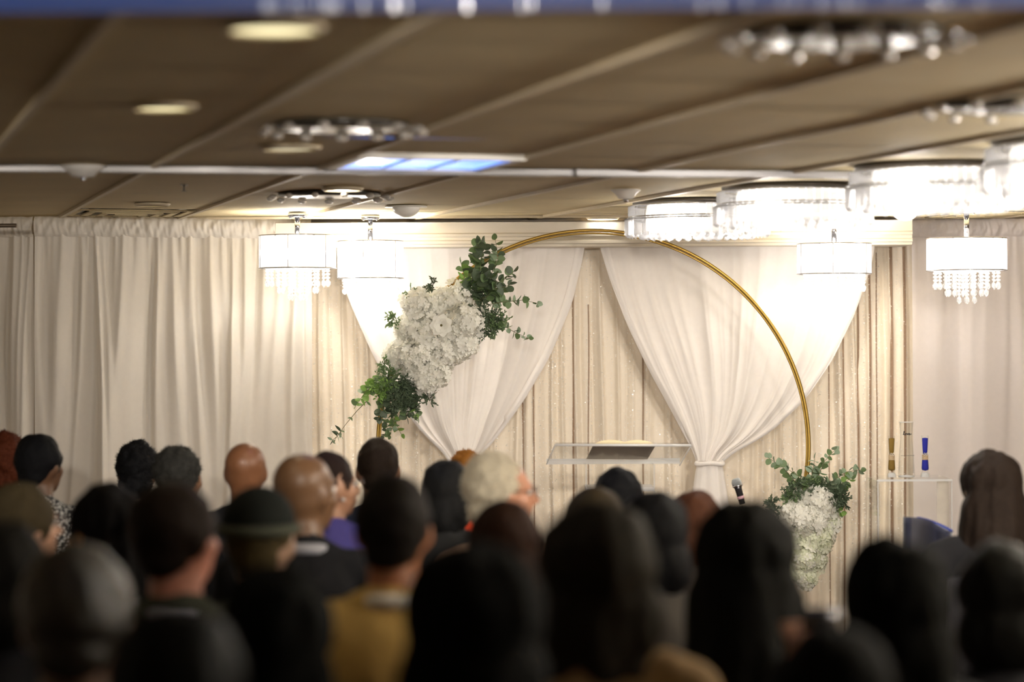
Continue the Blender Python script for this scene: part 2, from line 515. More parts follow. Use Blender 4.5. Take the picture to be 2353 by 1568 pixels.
# ------------------------------------------------------------------ lamps
CHROME = mat('polished_chrome', (.45, .45, .47), .15, metal=1.0, var=.03)
SHADE = mat('dimmed_organza_shade', (.19, .187, .19), .8, var=.12, scale=60, translucent=.8, transp=.26, spec=.2)  # organza colour darkened so the lit shade stays below white
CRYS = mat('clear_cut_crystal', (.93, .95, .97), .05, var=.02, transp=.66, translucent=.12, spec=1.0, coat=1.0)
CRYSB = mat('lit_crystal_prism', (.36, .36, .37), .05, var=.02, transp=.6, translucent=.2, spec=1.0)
SHADEB = mat('brightened_organza_shade', (.85, .84, .85), .8, var=.08, scale=60, translucent=.75, transp=.12, spec=.2)  # paler copy of the organza, brightness put into the colour
BULB = mat('glowing_bulb', (1, .97, .92), .5, var=0, emit=(1, .96, .90), estr=25)
LEDG = mat('glowing_led_glass', (1, .98, .94), .5, var=0, emit=(1, .97, .93), estr=5)


def point(name, loc, power, parent=None, size=.04, col=(1, .93, .84)):
    l = bpy.data.lights.new(name, 'POINT'); l.energy = power; l.shadow_soft_size = size; l.color = col
    o = bpy.data.objects.new(name, l); C.objects.link(o); o.location = loc
    if parent: o.parent = parent
    return o


def faceted_bead(mb, c, r, rz):
    c = Vector(c); n = 6
    vs = [c + Vector((0, 0, rz))] + [c + Vector((r * math.cos(2 * PI * k / n), r * math.sin(2 * PI * k / n), rz * .3)) for k in range(n)] + \
         [c + Vector((r * math.cos(2 * PI * (k + .5) / n), r * math.sin(2 * PI * (k + .5) / n), -rz * .4)) for k in range(n)] + [c - Vector((0, 0, rz))]
    fs = [(0, 1 + k, 1 + (k + 1) % n) for k in range(n)] + [(1 + k, 7 + k, 1 + (k + 1) % n) for k in range(n)] + \
         [(1 + (k + 1) % n, 7 + k, 7 + (k + 1) % n) for k in range(n)] + [(7 + k, 13, 7 + (k + 1) % n) for k in range(n)]
    mb.add(vs, fs)


def strand_mesh(nb, name='crystal_strand'):
    b = MB(); z = 0
    for i in range(nb):
        z -= .0085; faceted_bead(b, (0, 0, z), .0085, .008); z -= .0085
    z -= .018; faceted_bead(b, (0, 0, z), .011, .02)
    me = b.mesh(name, CRYS); me.polygons.foreach_set('use_smooth', [False] * len(me.polygons)); return me


STR = {k: strand_mesh(k) for k in (3, 5, 7)}
CHAND = []


def pendant(px, pyt, pyb, wpx, Y, label, power, shade=None):
    p = P(px, pyt, Y); r = wpx / 2 * Y / F; h = (pyb - pyt) * Y / F
    root = empty('pendant_lamp', (p.x, p.y, CEIL), 0, label, 'lamp', 'crystal pendant lamps with white drum shades')
    zt_ = p.z - CEIL
    MB().lathe([(.0, 0), (.048, 0), (.048, -.022), (.0, -.022)], n=28).build('canopy', CHROME, root)
    for k in (-1, 1): MB().lathe([(.0, -.02), (.006, -.02), (.006, -.028), (.0, -.028)], (k * .034, -.01, 0), n=10).build('screw', CHROME, root)
    MB().tube([(0, 0, -.02), (0, 0, zt_ + .002)], .0135, 16).build('stem', CHROME, root)
    # pleated organza drum
    n = 180; vs = []; sh = MB()
    for i in range(5):
        t = i / 4
        for k in range(n):
            a = 2 * PI * k / n; rr = r * (1 - .012 * (k % 2) + .004 * noise.noise(Vector((k * .3, 0, 1))))
            vs.append((rr * math.cos(a), rr * math.sin(a), zt_ - h * t))
    sh.add(vs, [(i * n + k, i * n + (k + 1) % n, (i + 1) * n + (k + 1) % n, (i + 1) * n + k) for i in range(4) for k in range(n)])
    s_ = sh.build('drum_shade', shade or SHADE, root, smooth=False)
    for zz, nm in ((zt_, 'top_rim'), (zt_ - h, 'bottom_rim')):
        MB().tube([Vector((r * math.cos(a), r * math.sin(a), zz)) for a in np.linspace(0, 2 * PI, 48, endpoint=False)], .003, 6, closed=True).build(nm, CHROME, root)
    for k in range(6):
        a = 2 * PI * (k + .35) / 6
        MB().tube([(r * 1.004 * math.cos(a), r * 1.004 * math.sin(a), zt_), (r * 1.004 * math.cos(a), r * 1.004 * math.sin(a), zt_ - h)], .0016, 5).build('shade_rib', CHROME, root)
    b = MB()
    for a in np.linspace(0, PI, 3, endpoint=False):
        b.tube([(-r * math.cos(a), -r * math.sin(a), zt_ - .004), (r * math.cos(a), r * math.sin(a), zt_ - .004)], .0025, 6)
    b.build('spider', CHROME, root)
    MB().lathe([(0, zt_ - h), (r * .84, zt_ - h), (r * .84, zt_ - h - .004), (0, zt_ - h - .004)], n=40).build('strand_plate', CRYS, root)
    for k in range(4):
        a = 2 * PI * (k + .5) / 4
        MB().ell((.07 * math.cos(a), .07 * math.sin(a), zt_ - h * .55), (.016, .016, .028)).build('bulb', BULB, root)
    for rr, cnt, nb in ((.80, 22, 3), (.50, 13, 5), (.22, 6, 7)):
        for k in range(cnt):
            a = 2 * PI * (k + .25) / cnt
            inst('crystal_strand', STR[nb], root, (r * rr * math.cos(a), r * rr * math.sin(a), zt_ - h - .004), (0, 0, a), (1, 1, r / .19))
    point('bulb_glow', (0, 0, zt_ - h * .62), power, root, .06)
    return root


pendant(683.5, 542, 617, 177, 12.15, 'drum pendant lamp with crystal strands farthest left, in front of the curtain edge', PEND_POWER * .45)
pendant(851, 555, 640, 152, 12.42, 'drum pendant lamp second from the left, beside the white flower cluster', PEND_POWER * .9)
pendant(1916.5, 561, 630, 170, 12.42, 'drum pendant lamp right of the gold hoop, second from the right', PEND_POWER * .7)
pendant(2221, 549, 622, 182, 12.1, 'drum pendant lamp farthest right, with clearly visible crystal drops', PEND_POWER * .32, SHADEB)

# lit crystal drums on the ceiling
def prism_mesh(w_, h, name):
    b = MB()
    vs = [(-w_ / 2, 0, 0), (0, -w_ * .45, 0), (w_ / 2, 0, 0), (0, w_ * .3, 0), (-w_ / 2, 0, -h), (0, -w_ * .45, -h * 1.0), (w_ / 2, 0, -h), (0, w_ * .3, -h), (0, 0, -h - w_ * .4)]
    b.add(vs, [(0, 1, 5, 4), (1, 2, 6, 5), (2, 3, 7, 6), (3, 0, 4, 7), (0, 3, 2, 1), (4, 5, 8), (5, 6, 8), (6, 7, 8), (7, 4, 8)])
    me = b.mesh(name, CRYSB); me.polygons.foreach_set('use_smooth', [False] * len(me.polygons)); return me


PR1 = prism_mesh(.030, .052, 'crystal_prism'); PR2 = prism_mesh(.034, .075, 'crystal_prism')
GLZ = mat('lit_frosted_glass', (.6, .6, .6), .5, var=.02, translucent=.6, transp=.6)


def flush(px, py, label, r=.325, h=.165, power=FLUSH_POWER):
    p = CP(px, py)
    root = empty('crystal_ceiling_light', (p.x, p.y, CEIL), 0, label, 'ceiling light', 'lit round crystal ceiling lights')
    MB().lathe([(0, 0), (r * .93, 0), (r * .93, -.018), (0, -.018)], n=48).build('base_plate', DARKM, root)
    MB().lathe([(r * .72, -.02), (r * .74, -.06), (r * .74, -h + .03), (r * .6, -h + .012), (0, -h + .006)], n=40).build('diffuser', GLZ, root)
    for zz, rr in ((-.024, .96), (-.078, 1.0), (-.088, 1.0)):
        MB().tube([Vector((r * rr * math.cos(a), r * rr * math.sin(a), zz)) for a in np.linspace(0, 2 * PI, 48, endpoint=False)], .0035, 6, closed=True).build('ring_band', CHROME, root)
    n1 = 56
    for k in range(n1):
        a = 2 * PI * k / n1
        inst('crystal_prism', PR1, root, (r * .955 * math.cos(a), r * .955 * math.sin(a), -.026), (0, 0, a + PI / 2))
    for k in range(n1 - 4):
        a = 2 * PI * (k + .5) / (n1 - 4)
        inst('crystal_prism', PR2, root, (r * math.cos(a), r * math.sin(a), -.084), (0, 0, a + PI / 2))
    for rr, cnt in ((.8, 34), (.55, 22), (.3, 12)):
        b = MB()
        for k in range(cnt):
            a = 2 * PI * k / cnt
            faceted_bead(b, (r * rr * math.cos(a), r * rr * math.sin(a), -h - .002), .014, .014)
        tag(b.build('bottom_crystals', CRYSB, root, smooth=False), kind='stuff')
    for k in range(3):
        a = 2 * PI * k / 3
        point('bulb_glow', (.6 * r * math.cos(a), .6 * r * math.sin(a), -.125), power / 3, root, .05)
    return root


flush(1602, 462, 'lit round crystal ceiling light farthest back, above the top of the gold hoop')
flush(1822, 428, 'lit round crystal ceiling light second from the back, above the right swag')
flush(2150, 380, 'lit round crystal ceiling light third from the back, large near the right edge')
flush(2492, 322, 'lit round crystal ceiling light cut by the right edge of the picture')

# unlit rings of glass beads
BLACKG = mat('dark_glass_plate', (.03, .026, .02), .25, var=.1)
PEARL = mat('silvered_crystal_ball', (.62, .59, .55), .22, metal=.6, var=.05)


def unlit(px, py, label, r, n=13):
    p = CP(px, py)
    root = empty('bead_ceiling_light', (p.x, p.y, CEIL), 0, label, 'ceiling light')
    MB().lathe([(0, 0), (r * .86, 0), (r * .86, -.012), (0, -.012)], n=40).build('base_plate', BLACKG, root)
    for k in range(n):
        a = 2 * PI * k / n + .2
        b = MB(); b.ell((0, 0, 0), (.028, .016, .012), nu=10, nv=6); b.build('crystal_bead', PEARL, root, smooth=False, loc=(r * math.cos(a), r * math.sin(a), -.022)).rotation_euler = (0, 0, a * .3 + .5)
    return root


unlit(786, 285, 'unlit round ceiling light with a ring of shiny beads above the blue ceiling panel', .235)
unlit(757, 444, 'unlit round ceiling light with bead ring just below the long metal track', .26)
unlit(1935, 75, 'unlit beaded round ceiling light nearest the camera, at the upper right', .245, 15)
unlit(2335, 238, 'unlit beaded ceiling light at the right edge above the lit crystal drums', .25)

# recessed discs
DISC = mat('warm_lens_glow', (.9, .85, .6), .5, var=.03, emit=(1, .88, .52), estr=.58)
DISC2 = mat('bright_lens_glow', (.9, .9, .85), .5, var=.03, emit=(1, .96, .88), estr=6)
DISC3 = mat('dim_lens_glow', (.8, .75, .55), .5, var=.03, emit=(1, .88, .6), estr=.30)
for px, py, rr, m_, lab in ((630, 66, .095, DISC, 'dull yellow recessed downlight nearest the camera, at the upper left'),
                            (377, 247, .083, DISC, 'dull yellow recessed downlight between two grid lines left of the bead light'),
                            (667, 341, .094, DISC3, 'faint recessed downlight left of the blue ceiling panel'),
                            (787, 435, .08, DISC2, 'brightly lit recessed downlight above the left pendant lamps'),
                            (1385, 501, .08, DISC2, 'bright recessed downlight just in front of the cream cornice above the hoop top'),
                            (350, 471, .075, DISC3, 'thin recessed downlight above the square air vent')):
    p = CP(px, py, CEIL - .008)
    root = empty('downlight', (p.x, p.y, CEIL), 0, lab, 'ceiling light')
    MB().lathe([(rr * .96, .0), (rr * 1.12, -.002), (rr * 1.12, -.006), (rr * .98, -.017), (rr * .96, -.012), (rr * .96, .0)], n=36).build('trim_ring', BAR, root)
    MB().lathe([(0, -.0085), (rr * .95, -.0085), (rr * .95, -.004), (0, -.004)], n=36).build('lens', m_, root)

def down(loc, power, ang=130):
    l = bpy.data.lights.new('downlight_beam', 'SPOT'); l.energy = power; l.spot_size = math.radians(ang); l.spot_blend = .6; l.shadow_soft_size = .08; l.color = (1, .86, .62)
    o = bpy.data.objects.new('downlight_beam', l); C.objects.link(o); o.location = loc


for px, py, pw in ((630, 66, 3), (377, 247, 3), (667, 341, 3), (787, 435, 12), (1385, 500, 16)):
    q = CP(px, py); down((q.x, q.y, CEIL - .012), pw)
for x, y in ((1.6, 3.0), (-1.4, 2.6), (.2, 1.2), (2.4, 5.2), (-3.2, 5.0)): down((x, y, CEIL - .012), 1.2)  # added downlights out of view, put in to lift the audience
for x in (-1.9, 0, 1.9):        # added unseen fill lights near the camera, put in to brighten the drapes
    l = bpy.data.lights.new('added_stage_fill', 'SPOT'); l.energy = 320; l.spot_size = math.radians(32); l.spot_blend = .7; l.shadow_soft_size = .12; l.color = (1, .91, .80)
    o = bpy.data.objects.new('added_stage_fill', l); C.objects.link(o); o.location = (x, 3.2, CEIL - .015)
    o.rotation_euler = Vector((x * .15, 9.8, -.85)).to_track_quat('-Z', 'Y').to_euler()
e0, e1 = CP(1822, 428), CP(2492, 322); st_ = (e1 - e0) / 2
for k in (1, 2, 3):
    q = e1 + st_ * k; point('row_lamp', (q.x, q.y, CEIL - .14), FLUSH_POWER * 2.8, None, .12)
# dome sensors and glass cups
DOME = mat('white_plastic_dome', (.85, .83, .78), .3, var=.03)
FROST = mat('frosted_glass_cup', (.85, .82, .78), .25, var=.05, translucent=.3, transp=.2)
for px, py, kind, rr, lab in ((190, 379, 1, .082, 'frosted glass cup light below the metal track at the left'), (933, 474, 0, .078, 'white dome under the ceiling above the left swag'),
                              (1438, 434, 1, .063, 'frosted glass cup light behind the track near the hoop top'), (2080, 484, 0, .075, 'white dome under the ceiling right of the lit drums')):
    p = CP(px, py)
    root = empty('ceiling_dome', (p.x, p.y, CEIL), 0, lab, 'ceiling fixture')
    if kind:
        MB().lathe([(0, 0), (rr * .35, 0), (rr * 1.0, -.003), (rr * 1.0, -.008), (rr * .72, -.022), (rr * .5, -.042), (rr * .2, -.046), (0, -.046)], n=36).build('glass_cup', FROST, root)
        MB().lathe([(0, -.044), (.010, -.044), (.010, -.056), (0, -.058)], n=12).build('finial', CHROME, root)
    else:
        MB().lathe([(0, 0), (rr * 1.3, 0), (rr * 1.3, -.006), (0, -.006)], n=36).build('flange', DOME, root)
        MB().lathe([(rr * .85, -.005)] + [(rr * .85 * math.cos(a), -.006 - .048 * math.sin(a)) for a in np.linspace(0.05, PI / 2, 9)], n=36).build('dome', DOME, root)

# sprinklers
for px, py, lab in ((423, 424, 'small ceiling sprinkler head below the track at the left'), (1323, 388, 'small dark sprinkler head at the middle of the track')):
    p = CP(px, py)
    root = empty('sprinkler', (p.x, p.y, CEIL), 0, lab, 'sprinkler')
    MB().lathe([(0, 0), (.018, 0), (.014, -.004), (0, -.004)], n=16).build('escutcheon', CHROME, root)
    MB().tube([(0, 0, -.003), (0, 0, -.026)], .004, 8).build('head', DARKM, root)
    MB().lathe([(0, -.026), (.011, -.026), (.011, -.028), (0, -.028)], n=12).build('deflector', DARKM, root)

# long track across the ceiling
TRK = mat('satin_white_track', (.34, .33, .33), .35, metal=.3, var=.12, scale=4)
a_, b_ = CP(-160, 386, CEIL - .012), CP(2150, 404, CEIL - .012)
dv = (b_ - a_); ln = dv.length; an = math.atan2(dv.y, dv.x); mid = (a_ + b_) / 2
root = empty('ceiling_track', (mid.x, mid.y, CEIL), an, 'long pale metal track running across the whole ceiling', 'track')
MB().box((0, 0, -.007), (ln, .075, .010)).build('channel', TRK, root, smooth=False)
MB().box((0, -.034, -.016), (ln, .008, .014)).build('front_lip', TRK, root, smooth=False)
MB().box((0, .034, -.016), (ln, .008, .014)).build('rear_lip', TRK, root, smooth=False)

# ceiling panel, its blue reflection put into colour and glow
BLUE = mat('blue_reflection_panel', (.10, .22, .60), .15, var=.25, scale=6, emit=(.16, .30, .85), estr=.75)
WHT = mat('white_enamel', (.82, .80, .76), .4, var=.04)
rc = cell(ri, rj)
root = empty('ceiling_panel_light', (rc.x, rc.y, CEIL), ANG, 'square ceiling panel light with three strips painted in blue reflection beside a metal grid line', 'ceiling light')
b = MB()
for s_ in (-1, 1):
    b.box((s_ * .283, 0, -.004), (.04, .6, .022)); b.box((0, s_ * .283, -.004), (.6, .04, .022))
b.build('frame', WHT, root, smooth=False)
for k in (-1, 0, 1):
    MB().box((k * .177, 0, .0), (.168, .53, .01)).build('glass_strip', BLUE, root, smooth=False)
for k in (-.5, .5):
    MB().box((k * .177, 0, -.004), (.009, .53, .014)).build('divider', WHT, root, smooth=False)

# air vents
for (i_, j_), lab in (((di, dj), 'square ceiling air vent with dark slots above the ivory curtain'), ((d2i, d2j), 'square ceiling air vent behind the rightmost pendant lamp')):
    c = cell(i_, j_)
    root = empty('air_vent', (c.x, c.y, CEIL), ANG, lab, 'vent')
    MB().box((0, 0, .01), (.59, .59, .01)).build('backing', BLACKG, root, smooth=False)
    for k in range(4):
        q = .29 - k * .07; b = MB()
        for s_ in (-1, 1):
            b.box((s_ * (q - .016), 0, -.002 - .004 * k), (.034, 2 * q, .006)); b.box((0, s_ * (q - .016), -.002 - .004 * k), (2 * q, .034, .006))
        b.build('vane_frame', TILE, root, smooth=False)

# mirrored fascia across the near ceiling, faint blue glow put into its material
FAS = mat('blue_glow_mirror_strip', (.10, .13, .24), .45, metal=.3, var=.6, scale=1.3, emit=(.05, .12, .42), estr=.10)
fz = P(1176, 20, 4.7).z
root = empty('hanging_crystal_fixture', (.0, 4.70, CEIL), 0, 'long blue mirrored ceiling fixture with crystal rods crossing the top edge', 'ceiling light')
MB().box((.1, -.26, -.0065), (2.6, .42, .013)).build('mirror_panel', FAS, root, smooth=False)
rr_ = random.Random(4)
RODM = mat('crystal_rod_glass', (.9, .9, .95), .1, var=.1, metal=.5, emit=(.8, .82, .9), estr=.12)  # faint glow stands in for white reflections on the rods
for px in [rr_.uniform(620, 720) for _ in range(9)] + [rr_.uniform(720, 960) for _ in range(10)] + [1630, 1636, 1772, 1905, 1912, 2110] + [rr_.uniform(960, 2300) for _ in range(16)]:
    q = P(px, 10, 4.68)
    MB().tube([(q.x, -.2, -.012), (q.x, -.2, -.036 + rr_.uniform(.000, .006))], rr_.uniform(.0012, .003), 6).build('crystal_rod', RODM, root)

# thin dark rail at far left under the curtain top
q = P(-60, 519, 11.6); q2 = P(37, 519, 11.6)
tag(MB().box(((q.x + q2.x) / 2, 11.6, q.z), (q2.x - q.x, .03, .018)).build('wall_rail', mat('dark_bronze_rail', (.12, .09, .06), .4, metal=.5)), 'dark bronze bar end at the far left edge in front of the curtain header', 'rail')

# ------------------------------------------------------------------ gold hoop
GOLD = mat('brushed_gold', (.42, .27, .06), .38, metal=.7, var=.06)
YR = 12.15
ctr = P(1363.5, 1027, YR); RR = 496 * YR / F
root = empty('hoop_stand', (ctr.x, YR, 0), 0, 'tall gold metal hoop stand carrying white flowers', 'hoop')
zc_ = ctr.z; low = zc_ - RR
pts = [Vector((RR * math.sin(a), 0, zc_ + RR * math.cos(a) * (1.003))) for a in np.linspace(0, 2 * PI, 160, endpoint=False)]
MB().tube(pts, .0085, 10, closed=True).build('outer_ring', GOLD, root)
pts = [Vector(((RR - .011) * math.sin(a), .006, zc_ + (RR - .011) * math.cos(a))) for a in np.linspace(0, 2 * PI, 160, endpoint=False)]
MB().tube(pts, .005, 8, closed=True).build('inner_ring', GOLD, root)
b = MB()
b.box((0, 0, .008), (.9, .30, .016))
b.build('base', GOLD, root, smooth=False)
MB().box((0, 0, max(.02, low) / 2 + .01), (.06, .05, max(.03, low))).build('foot_bracket', GOLD, root, smooth=False)

# ------------------------------------------------------------------ flowers
PETAL = mat('ivory_white_petal', (.94, .93, .86), .6, var=.04, scale=30, translucent=.35)
PETAL2 = mat('greenish_white_petal', (.88, .90, .74), .6, var=.06, scale=30, translucent=.35)
LEAFD = mat('dark_eucalyptus_leaf', (.085, .12, .07), .5, var=.35, scale=14, translucent=.15)
LEAFM = mat('mid_green_eucalyptus_leaf', (.15, .23, .10), .5, var=.3, scale=14, translucent=.25)
LEAFL = mat('fresh_green_leaf', (.24, .40, .10), .5, var=.25, scale=14, translucent=.3)
LEAFG = mat('grey_green_eucalyptus_leaf', (.27, .36, .24), .55, var=.2, scale=14, translucent=.2)
STEM = mat('brown_green_stem', (.16, .15, .07), .6)


def leaf_mesh(name, m, w_=1.0, tip=0.0):
    """leaf of unit length along +Y, slightly cupped"""
    b = MB(); n = 7; vs = [(0, 0, 0)]
    for i in range(1, n):
        t = i / n
        hw = .5 * w_ * math.sin(PI * t ** .8) ** (.6 + tip)
        for s_ in (-1, 0, 1): vs.append((s_ * hw, t, .12 * hw * abs(s_) * 2 - .08 * t * t))
    vs.append((0, 1.0, -.09))
    fs = [(0, 1, 2), (0, 2, 3)]
    for i in range(n - 2):
        a = 1 + i * 3
        fs += [(a, a + 3, a + 4, a + 1), (a + 1, a + 4, a + 5, a + 2)]
    a = 1 + (n - 2) * 3; e = len(vs) - 1
    fs += [(a, e, a + 1), (a + 1, e, a + 2)]
    b.add(vs, fs); return b.mesh(name, m)


LV = {k: leaf_mesh('leaf', m_, .88) for k, m_ in (('d', LEAFD), ('m', LEAFM), ('l', LEAFL), ('g', LEAFG))}
LN = {k: leaf_mesh('leaf', m_, .4, .5) for k, m_ in (('d', LEAFD), ('m', LEAFM), ('l', LEAFL), ('g', LEAFG))}


def rand_rot(r, dirv, spread=.5):
    d = (dirv + Vector((r.gauss(0, spread), r.gauss(0, spread), r.gauss(0, spread)))).normalized()
    a = d.orthogonal().normalized(); a.rotate(Matrix.Rotation(r.uniform(0, 6.28), 3, d)); c = a.cross(d)
    return Matrix((a, d, c)).transposed()


def branch(root, poly, Y, key, size, step=9, seed=0, narrow=False, r0=.0025, dy=.05, keys=None, spread=.35, side=1.0):
    r = random.Random(seed); org = Vector(root.location)
    pts = []
    for i, (x, y) in enumerate(poly): pts.append(P(x, y, Y - dy * math.sin(i / max(1, len(poly) - 1) * 2)) - org)
    dense = []
    for a, c in zip(pts, pts[1:]):
        k = max(1, int((c - a).length / .01))
        dense += [a.lerp(c, i / k) for i in range(k)]
    dense.append(pts[-1])
    st = MB().tube(dense, [r0 * (1 - .6 * i / len(dense)) for i in range(len(dense))], 5).build('eucalyptus_stem', STEM, root)
    L_ = 0; nxt = .01; sd = 1; sp = step * Y / F
    for i in range(1, len(dense)):
        L_ += (dense[i] - dense[i - 1]).length
        if L_ >= nxt:
            nxt += sp * r.uniform(.8, 1.2)
            t = (dense[i] - dense[i - 1]).normalized()
            for sd in (-1, 1):
                perp = Vector((t.z, 0, -t.x)) * sd
                perp = (perp + Vector((0, r.uniform(-.8, .8), 0))).normalized()
                d = (perp * side + t * .45).normalized()
                s_ = size * Y / F * r.uniform(.75, 1.15) * (1 - .35 * i / len(dense))
                kk = r.choice(keys) if keys else key
                inst('leaf', (LN if narrow else LV)[kk], st, dense[i], scale=(s_, s_, s_), R=rand_rot(r, d, spread))
    # tip leaf
    s_ = size * Y / F * .6
    inst('leaf', (LN if narrow else LV)[key], st, dense[-1], scale=(s_, s_, s_), R=rand_rot(r, (dense[-1] - dense[-2]).normalized(), .2))
    return st


def sprig(root, c, rad, n, Y, m, seed, ls=9):
    """a bushy tuft of small seeded-eucalyptus leaves"""
    r = random.Random(seed); org = Vector(root.location); b = MB(); cc = P(c[0], c[1], Y) - org
    for i in range(n):
        a = r.uniform(0, 2 * PI); rr = rad * Y / F * r.uniform(.5, 1)
        tip = cc + Vector((math.cos(a) * rr, -r.uniform(0, .04), math.sin(a) * rr))
        b.tube([cc, (cc + tip) / 2 + Vector((0, 0, .004)), tip], .0012, 4)
        for k in range(7):
            t = .3 + .7 * k / 6; p = cc.lerp(tip, t)
            d = ((tip - cc).normalized() + Vector((r.gauss(0, .9), r.gauss(0, .5), r.gauss(0, .9)))).normalized()
            s_ = ls * Y / F * r.uniform(.6, 1.2); e = d.orthogonal().normalized() * s_ * .28
            b.add([p, p + d * s_ * .5 + e, p + d * s_, p + d * s_ * .5 - e], [(0, 1, 2, 3)])
    return tag(b.build('foliage_sprig', m, root), kind='stuff')


def floret_mesh(m, seed):
    r = random.Random(seed); b = MB(); npet = 5
    for k in range(npet):
        a = 2 * PI * k / npet; ca_, sa_ = math.cos(a), math.sin(a)
        pr = [(.0, 0, 0), (.28, -.22, .02), (.30, 0, .0), (.28, .22, .02), (.7, -.36, .10), (.72, 0, .04), (.7, .36, .10), (.98, -.2, .06), (1.02, 0, .0), (.98, .2, .06)]
        vs = []
        for x, y, z in pr:
            z += r.uniform(-.04, .04) + .08 * (x > .6)
            vs.append((x * ca_ - y * sa_, x * sa_ + y * ca_, z + (.02 if k % 2 else 0)))
        b.add(vs, [(0, 1, 2), (0, 2, 3), (1, 4, 5, 2), (2, 5, 6, 3), (4, 7, 8, 5), (5, 8, 9, 6)])
    return b.mesh('floret', m)


FL = [floret_mesh(PETAL, k) for k in range(4)]; FL2 = [floret_mesh(PETAL2, k + 9) for k in range(3)]


def rot_to(n, r):
    a = n.orthogonal().normalized(); a.rotate(Matrix.Rotation(r.uniform(0, 6.28), 3, n)); c = n.cross(a)
    return Matrix((a, c, n)).transposed()


def hydrangea(root, px, py, Y, rad, seed, fl, nfl=16, m=PETAL):
    r = random.Random(seed); org = Vector(root.location); c = P(px, py, Y) - org; R_ = rad * Y / F
    b = MB()
    b.ell((0, 0, 0), R_ * .45, nu=12, nv=8)
    for i in range(230):   # the small inner florets
        n = Vector((r.gauss(0, 1), r.gauss(-.4, 1), r.gauss(0, 1))).normalized()
        Rm = rot_to((n + Vector((r.gauss(0, .35), r.gauss(0, .35), r.gauss(0, .35)))).normalized(), r); s_ = .019 * r.uniform(.8, 1.2); me = fl[r.randrange(len(fl))]
        p = n * R_ * r.uniform(.55, 1.0)
        b.add([p + Rm @ (v.co * s_) for v in me.vertices], [tuple(q.vertices) for q in me.polygons])
    h = b.build('hydrangea', m, root, loc=c, smooth=False)
    for i in range(nfl):
        n = Vector((r.gauss(0, 1), -abs(r.gauss(.3, .9)), r.gauss(0, 1))).normalized()
        s_ = .024 * r.uniform(.85, 1.25)
        inst('floret', fl[r.randrange(len(fl))], h, n * R_ * r.uniform(.98, 1.10), scale=(s_, s_, s_), R=rot_to((n + Vector((r.gauss(0, .3), r.gauss(0, .3), r.gauss(0, .3)))).normalized(), r))
    return h


# big arrangement on the left of the hoop
YF = 12.05
root = empty('floral_arrangement', P(990, 760, YR), 0, 'large white hydrangea cluster with eucalyptus on the upper left of the hoop', 'flowers')
hy = [(1045, 690, 46), (1072, 738, 42), (1000, 705, 46), (955, 700, 34), (1040, 760, 48), (985, 765, 50), (940, 755, 36), (1065, 790, 36), (1020, 810, 46),
      (965, 820, 46), (920, 818, 36), (1000, 855, 38), (955, 858, 32), (982, 875, 30)]
for k, (x, y, rd_) in enumerate(hy): hydrangea(root, x, y, YF + random.Random(k).uniform(-.04, .05) - .03 * (k % 2), rd_, 100 + k, FL, 17)
# open bloom in the middle
org = Vector(root.location)
r_ = random.Random(5); cc = P(1014, 748, YF - .13) - org
bl_ = MB().ell((0, 0, 0), (.008, .006, .008)).build('open_bloom', mat('dark_flower_centre', (.10, .08, .02), .8), root, loc=cc)
pm = leaf_mesh('petal', PETAL, .9)
for ring, (cnt, ln_) in enumerate(((6, .045), (7, .060))):
    for k in range(cnt):
        a = 2 * PI * (k + .5 * ring) / cnt
        d = Vector((math.cos(a), -.55 + .3 * ring, math.sin(a))).normalized(); nn = Vector((0, -1, 0)); xx = d.cross(nn).normalized(); zz = xx.cross(d)
        inst('petal', pm, bl_, (0, 0, 0), scale=(ln_,) * 3, R=Matrix((xx, d, zz)).transposed())
# upper right eucalyptus
YE = 12.06
for k, (pl, key, sz, st_, keys) in enumerate([
    ([(1088, 690), (1100, 640), (1108, 590), (1112, 562)], 'd', 34, 10, 'ddm'),
    ([(1080, 660), (1092, 610), (1098, 560)], 'd', 32, 10, 'dm'),
    ([(1095, 680), (1125, 640), (1145, 590), (1138, 552)], 'm', 28, 11, 'dmg'),
    ([(1090, 700), (1120, 680), (1150, 650), (1180, 625)], 'd', 30, 10, 'dm'),
    ([(1100, 690), (1140, 665), (1172, 655)], 'd', 30, 10, 'ddm'),
    ([(1100, 705), (1150, 695), (1200, 690), (1235, 697)], 'g', 22, 12, 'gm'),
    ([(1110, 730), (1150, 745), (1185, 765), (1215, 778)], 'm', 20, 11, 'gm'),
    ([(1080, 680), (1068, 640), (1060, 605)], 'm', 26, 12, 'ml'),
    ([(1090, 650), (1110, 655), (1128, 640)], 'd', 32, 9, 'dm')]):
    branch(root, pl, YE, key, sz, st_, 200 + k, keys=keys)
for k, (c, rd_, n_, m_) in enumerate([((1105, 720), 36, 34, LEAFD), ((1130, 740), 34, 34, LEAFD), ((1110, 765), 26, 22, LEAFD), ((1150, 735), 24, 16, LEAFM),
                                      ((945, 677), 22, 16, LEAFM), ((995, 655), 20, 12, LEAFD), ((905, 735), 20, 14, LEAFM), ((1140, 760), 24, 16, LEAFM)]):
    sprig(root, c, rd_, n_, YE - .06, m_, 300 + k)
